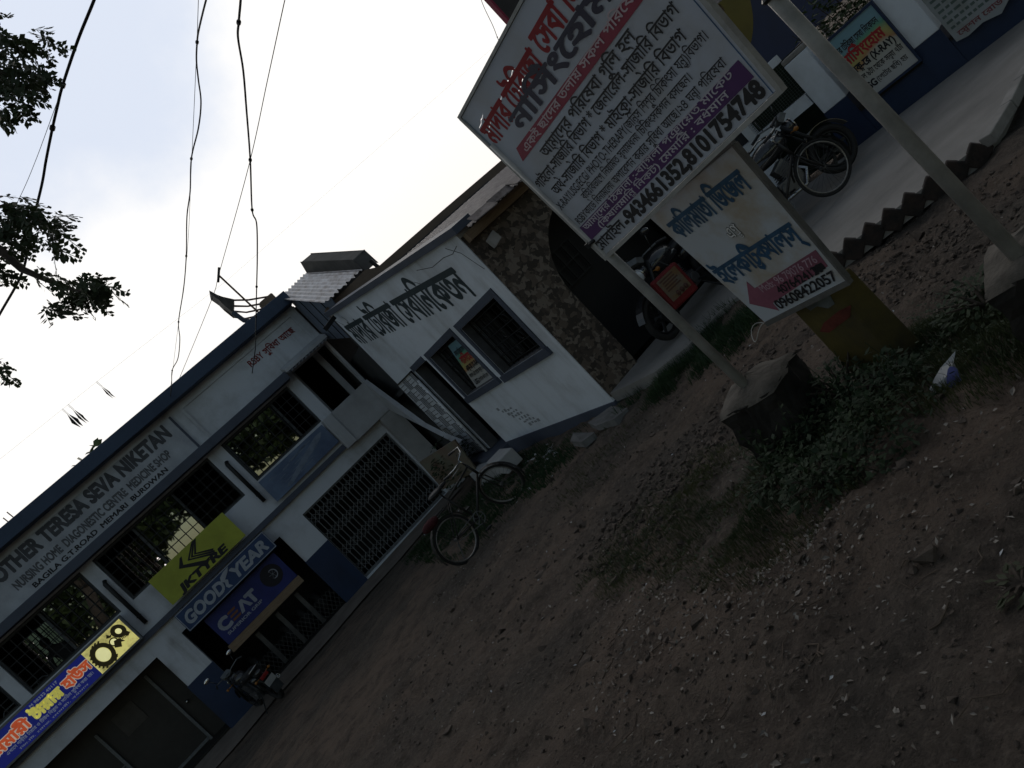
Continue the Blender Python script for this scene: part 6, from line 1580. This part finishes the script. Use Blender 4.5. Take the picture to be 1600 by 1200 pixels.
for key, n, hh, wd in (('a', 17000, 0.07, 0.005), ('b', 13000, 0.034, 0.0017), ('c', 6500, 0.10, 0.0035), ('d', 8000, 0.042, 0.002), ('e', 2600, 0.07, 0.003), ('f', 900, 0.05, 0.003), ('g', 2600, 0.034, 0.0018), ('h', 4200, 0.04, 0.002)):
    for x, y, z in scatter(Z[key], n, 0.16):
        q = noise.noise((x * 2.2, y * 2.2, 7.0))
        if q < -0.18: continue
        blade(ga if key in 'ac' else gb, V((x, y, z - 0.004)), hh * rnd.uniform(0.5, 1.3) * (1 + q), wd)
tag(gb.build('grass', grass_m), kind='stuff')
tag(ga.build('grass', leaf_mat('deep_grass', (0.011, 0.034, 0.010), (0.024, 0.050, 0.015), transl=0.3, scale=1.6)), kind='stuff')
gc = MB()
for x, y, z in scatter(Z['e'], 3400, 0.10):
    q = max(0.0, 0.5 + noise.noise((x * 3.0, y * 3.0, 3.0))); hgt = rnd.random() * 0.26 * q
    a = rnd.uniform(0, 2 * pi); d = V((cos(a), sin(a), rnd.uniform(-0.5, 0.3))).normalized(); nn = (V((0, 0, 1)) + rv(0.5)).normalized()
    leaflet(gc, V((x, y, z + hgt)), d, nn, rnd.choice((0.6, 0.8, 1.0, 1.0, 1.5)) * rnd.uniform(0.018, 0.042), rnd.uniform(0.006, 0.015))
for k in range(70):
    x, y, z = next(scatter(Z['e'], 1)); st = V((x, y, z)); tp_ = st + V((rnd.uniform(-.1, .1), rnd.uniform(-.1, .1), rnd.uniform(0.12, 0.34)))
    gc.tube([st, (st + tp_) / 2 + rv(0.015), tp_], 0.0018, 4)
    for q in range(7):
        p = st.lerp(tp_, 0.3 + 0.1 * q); leaflet(gc, p, (rv() + V((0, 0, 0.3))).normalized(), (V((0, 0, 1)) + rv(0.4)).normalized(), rnd.uniform(0.025, 0.06), rnd.uniform(0.006, 0.016))
for key, n in (('d', 900), ('b', 500), ('a', 500), ('c', 700)):
    for x, y, z in scatter(Z[key], n, 0.12):
        a = rnd.uniform(0, 2 * pi); d = V((cos(a), sin(a), rnd.uniform(-0.3, 0.3))).normalized()
        leaflet(gc, V((x, y, z + rnd.uniform(0.0, 0.04))), d, (V((0, 0, 1)) + rv(0.5)).normalized(), rnd.uniform(0.012, 0.03), rnd.uniform(0.005, 0.01))
tag(gc.build('ground_cover', leaf_weed), kind='stuff')
for k, (px, py, rad, hh, n) in enumerate(((1330, 625, 0.20, 0.26, 420), (1265, 700, 0.22, 0.20, 420), (1400, 610, 0.17, 0.2, 300), (1300, 760, 0.2, 0.15, 300), (1220, 760, 0.15, 0.12, 200), (1545, 480, 0.22, 0.16, 300))):
    p = onG(px, py)
    shrub(['leafy weed clump against the foot of the yellow stone', 'broad weed clump beside the left concrete block', 'weed clump between the yellow stone and the plastic packet', 'low weed clump on the road side of the block', 'small weed tuft under the corner of the left block', 'weeds round the right concrete block'][k], p, rad, hh, n, 0.042, leaf_weed, 'weed clumps by the sign posts', 60 + k)
p = onG(1600, 915); shrub('pale green seedling with narrow leaves at the right picture edge', p, 0.075, 0.04, 40, 0.04, leaf_mat('pale_weed', (0.035, 0.045, 0.022), (0.055, 0.065, 0.03)), None, 77)
shrub('dark weeds and rubbish heaped in the corner under the sloping stair wall', (3.75, 15.1, -0.6), 0.45, 1.0, 500, 0.10, leaf_weed, None, 78)

# dead leaves, clods, pebbles and scraps on the bare earth -------------------
def leaf_bits(mb, n, poly, smin, smax, soft=0.15):
    for x, y, z in scatter(poly, n, soft):
        a = rnd.uniform(0, 2 * pi); d = V((cos(a), sin(a), rnd.uniform(-0.15, 0.5))).normalized(); nn = (V((0, 0, 1)) + rv(0.7)).normalized(); l = rnd.uniform(smin, smax) * (1.6 if rnd.random() < 0.06 else 1)
        s_ = d.cross(nn).normalized() * l * rnd.uniform(0.17, 0.32); p = V((x, y, z + 0.004)); up = nn * (l * rnd.uniform(-0.05, 0.16))
        mb.add([p, p + d * l * 0.4 + s_ + up, p + d * l + up * 0.4, p + d * l * 0.4 - s_ + up], [(0, 1, 2, 3)])
big = zone([(560, 1190), (700, 900), (860, 760), (960, 660), (1100, 560), (1300, 440), (1590, 250), (1640, 600), (1640, 1240), (1000, 1240)])
near_ = zone([(900, 1000), (1150, 880), (1400, 720), (1620, 600), (1640, 1240), (900, 1240)])
z1 = zone([(1190, 900), (1230, 810), (1310, 790), (1360, 840), (1290, 930), (1220, 960)]); z2 = zone([(930, 1000), (960, 930), (1090, 900), (1200, 870), (1210, 960), (1100, 1010), (1000, 1030)])
lb = MB()
leaf_bits(lb, 900, big, 0.012, 0.034); leaf_bits(lb, 650, near_, 0.010, 0.026); leaf_bits(lb, 330, z1, 0.012, 0.028); leaf_bits(lb, 260, z2, 0.012, 0.03)
tag(lb.build('dead_leaves', leaf_mat('dead_leaf', (0.10, 0.080, 0.062), (0.27, 0.24, 0.205), transl=0.1, scale=22)), kind='stuff')
lb = MB(); leaf_bits(lb, 130, big, 0.012, 0.03); leaf_bits(lb, 60, Z['a'], 0.03, 0.09); leaf_bits(lb, 34, zone([(835, 720), (850, 695), (880, 690), (870, 715), (850, 735)]), 0.05, 0.12, 0.03)
tag(lb.build('paper_scraps', mat('paper_scrap', (0.5, 0.5, 0.5), 0.7, 0.3, 9)), kind='stuff')
st_ = MB()
def clod(mb, p, s_):
    k = [V((rnd.gauss(0, 1), rnd.gauss(0, 1), rnd.gauss(0, 0.6))).normalized() * s_ * rnd.uniform(0.7, 1.2) for _ in range(9)]
    bm = bmesh.new()
    for q in k: bm.verts.new(q)
    bmesh.ops.convex_hull(bm, input=bm.verts)
    bm.verts.index_update(); loose = [v for v in bm.verts if v.link_faces]
    ix = {v: i for i, v in enumerate(loose)}
    mb.add([p + v.co for v in loose], [tuple(ix[v] for v in f.verts) for f in bm.faces]); bm.free()
slope = zone([(880, 900), (980, 770), (1090, 680), (1190, 540), (1250, 600), (1130, 720), (1010, 880)]); verge = zone([(1310, 440), (1420, 360), (1560, 270), (1580, 380), (1480, 440), (1380, 500)])
for poly, n, a, c in ((slope, 900, 0.010, 0.034), (verge, 600, 0.008, 0.026), (big, 1500, 0.006, 0.022), (near_, 900, 0.004, 0.012), (big, 50, 0.03, 0.06)):
    for x, y, z in scatter(poly, n, 0.2): clod(st_, V((x, y, z + 0.002)), rnd.uniform(a, c))
tag(st_.build('clods', mat('clod', (0.105, 0.08, 0.064), 0.95, 0.5, 14, bump=0.4)), kind='stuff')
tw = MB()
for k in range(46):
    x, y, z = next(scatter(near_, 1)); a = rnd.uniform(0, 2 * pi); l = rnd.uniform(0.04, 0.2); d = V((cos(a), sin(a), 0))
    pts = [V((x, y, 0)) + d * (l * t) + V((-d.y, d.x, 0)) * (0.25 * l * sin(t * 3) * rnd.uniform(-1, 1)) for t in (0, 0.33, 0.66, 1)]
    tw.tube([V((q.x, q.y, ground_z(q.x, q.y) + 0.006)) for q in pts], rnd.uniform(0.0012, 0.004), 5)
tag(tw.build('twigs', mat('dry_twig', (0.13, 0.095, 0.07), 0.9, 0.4, 20)), kind='stuff')

bpy.data.objects.remove(_to)
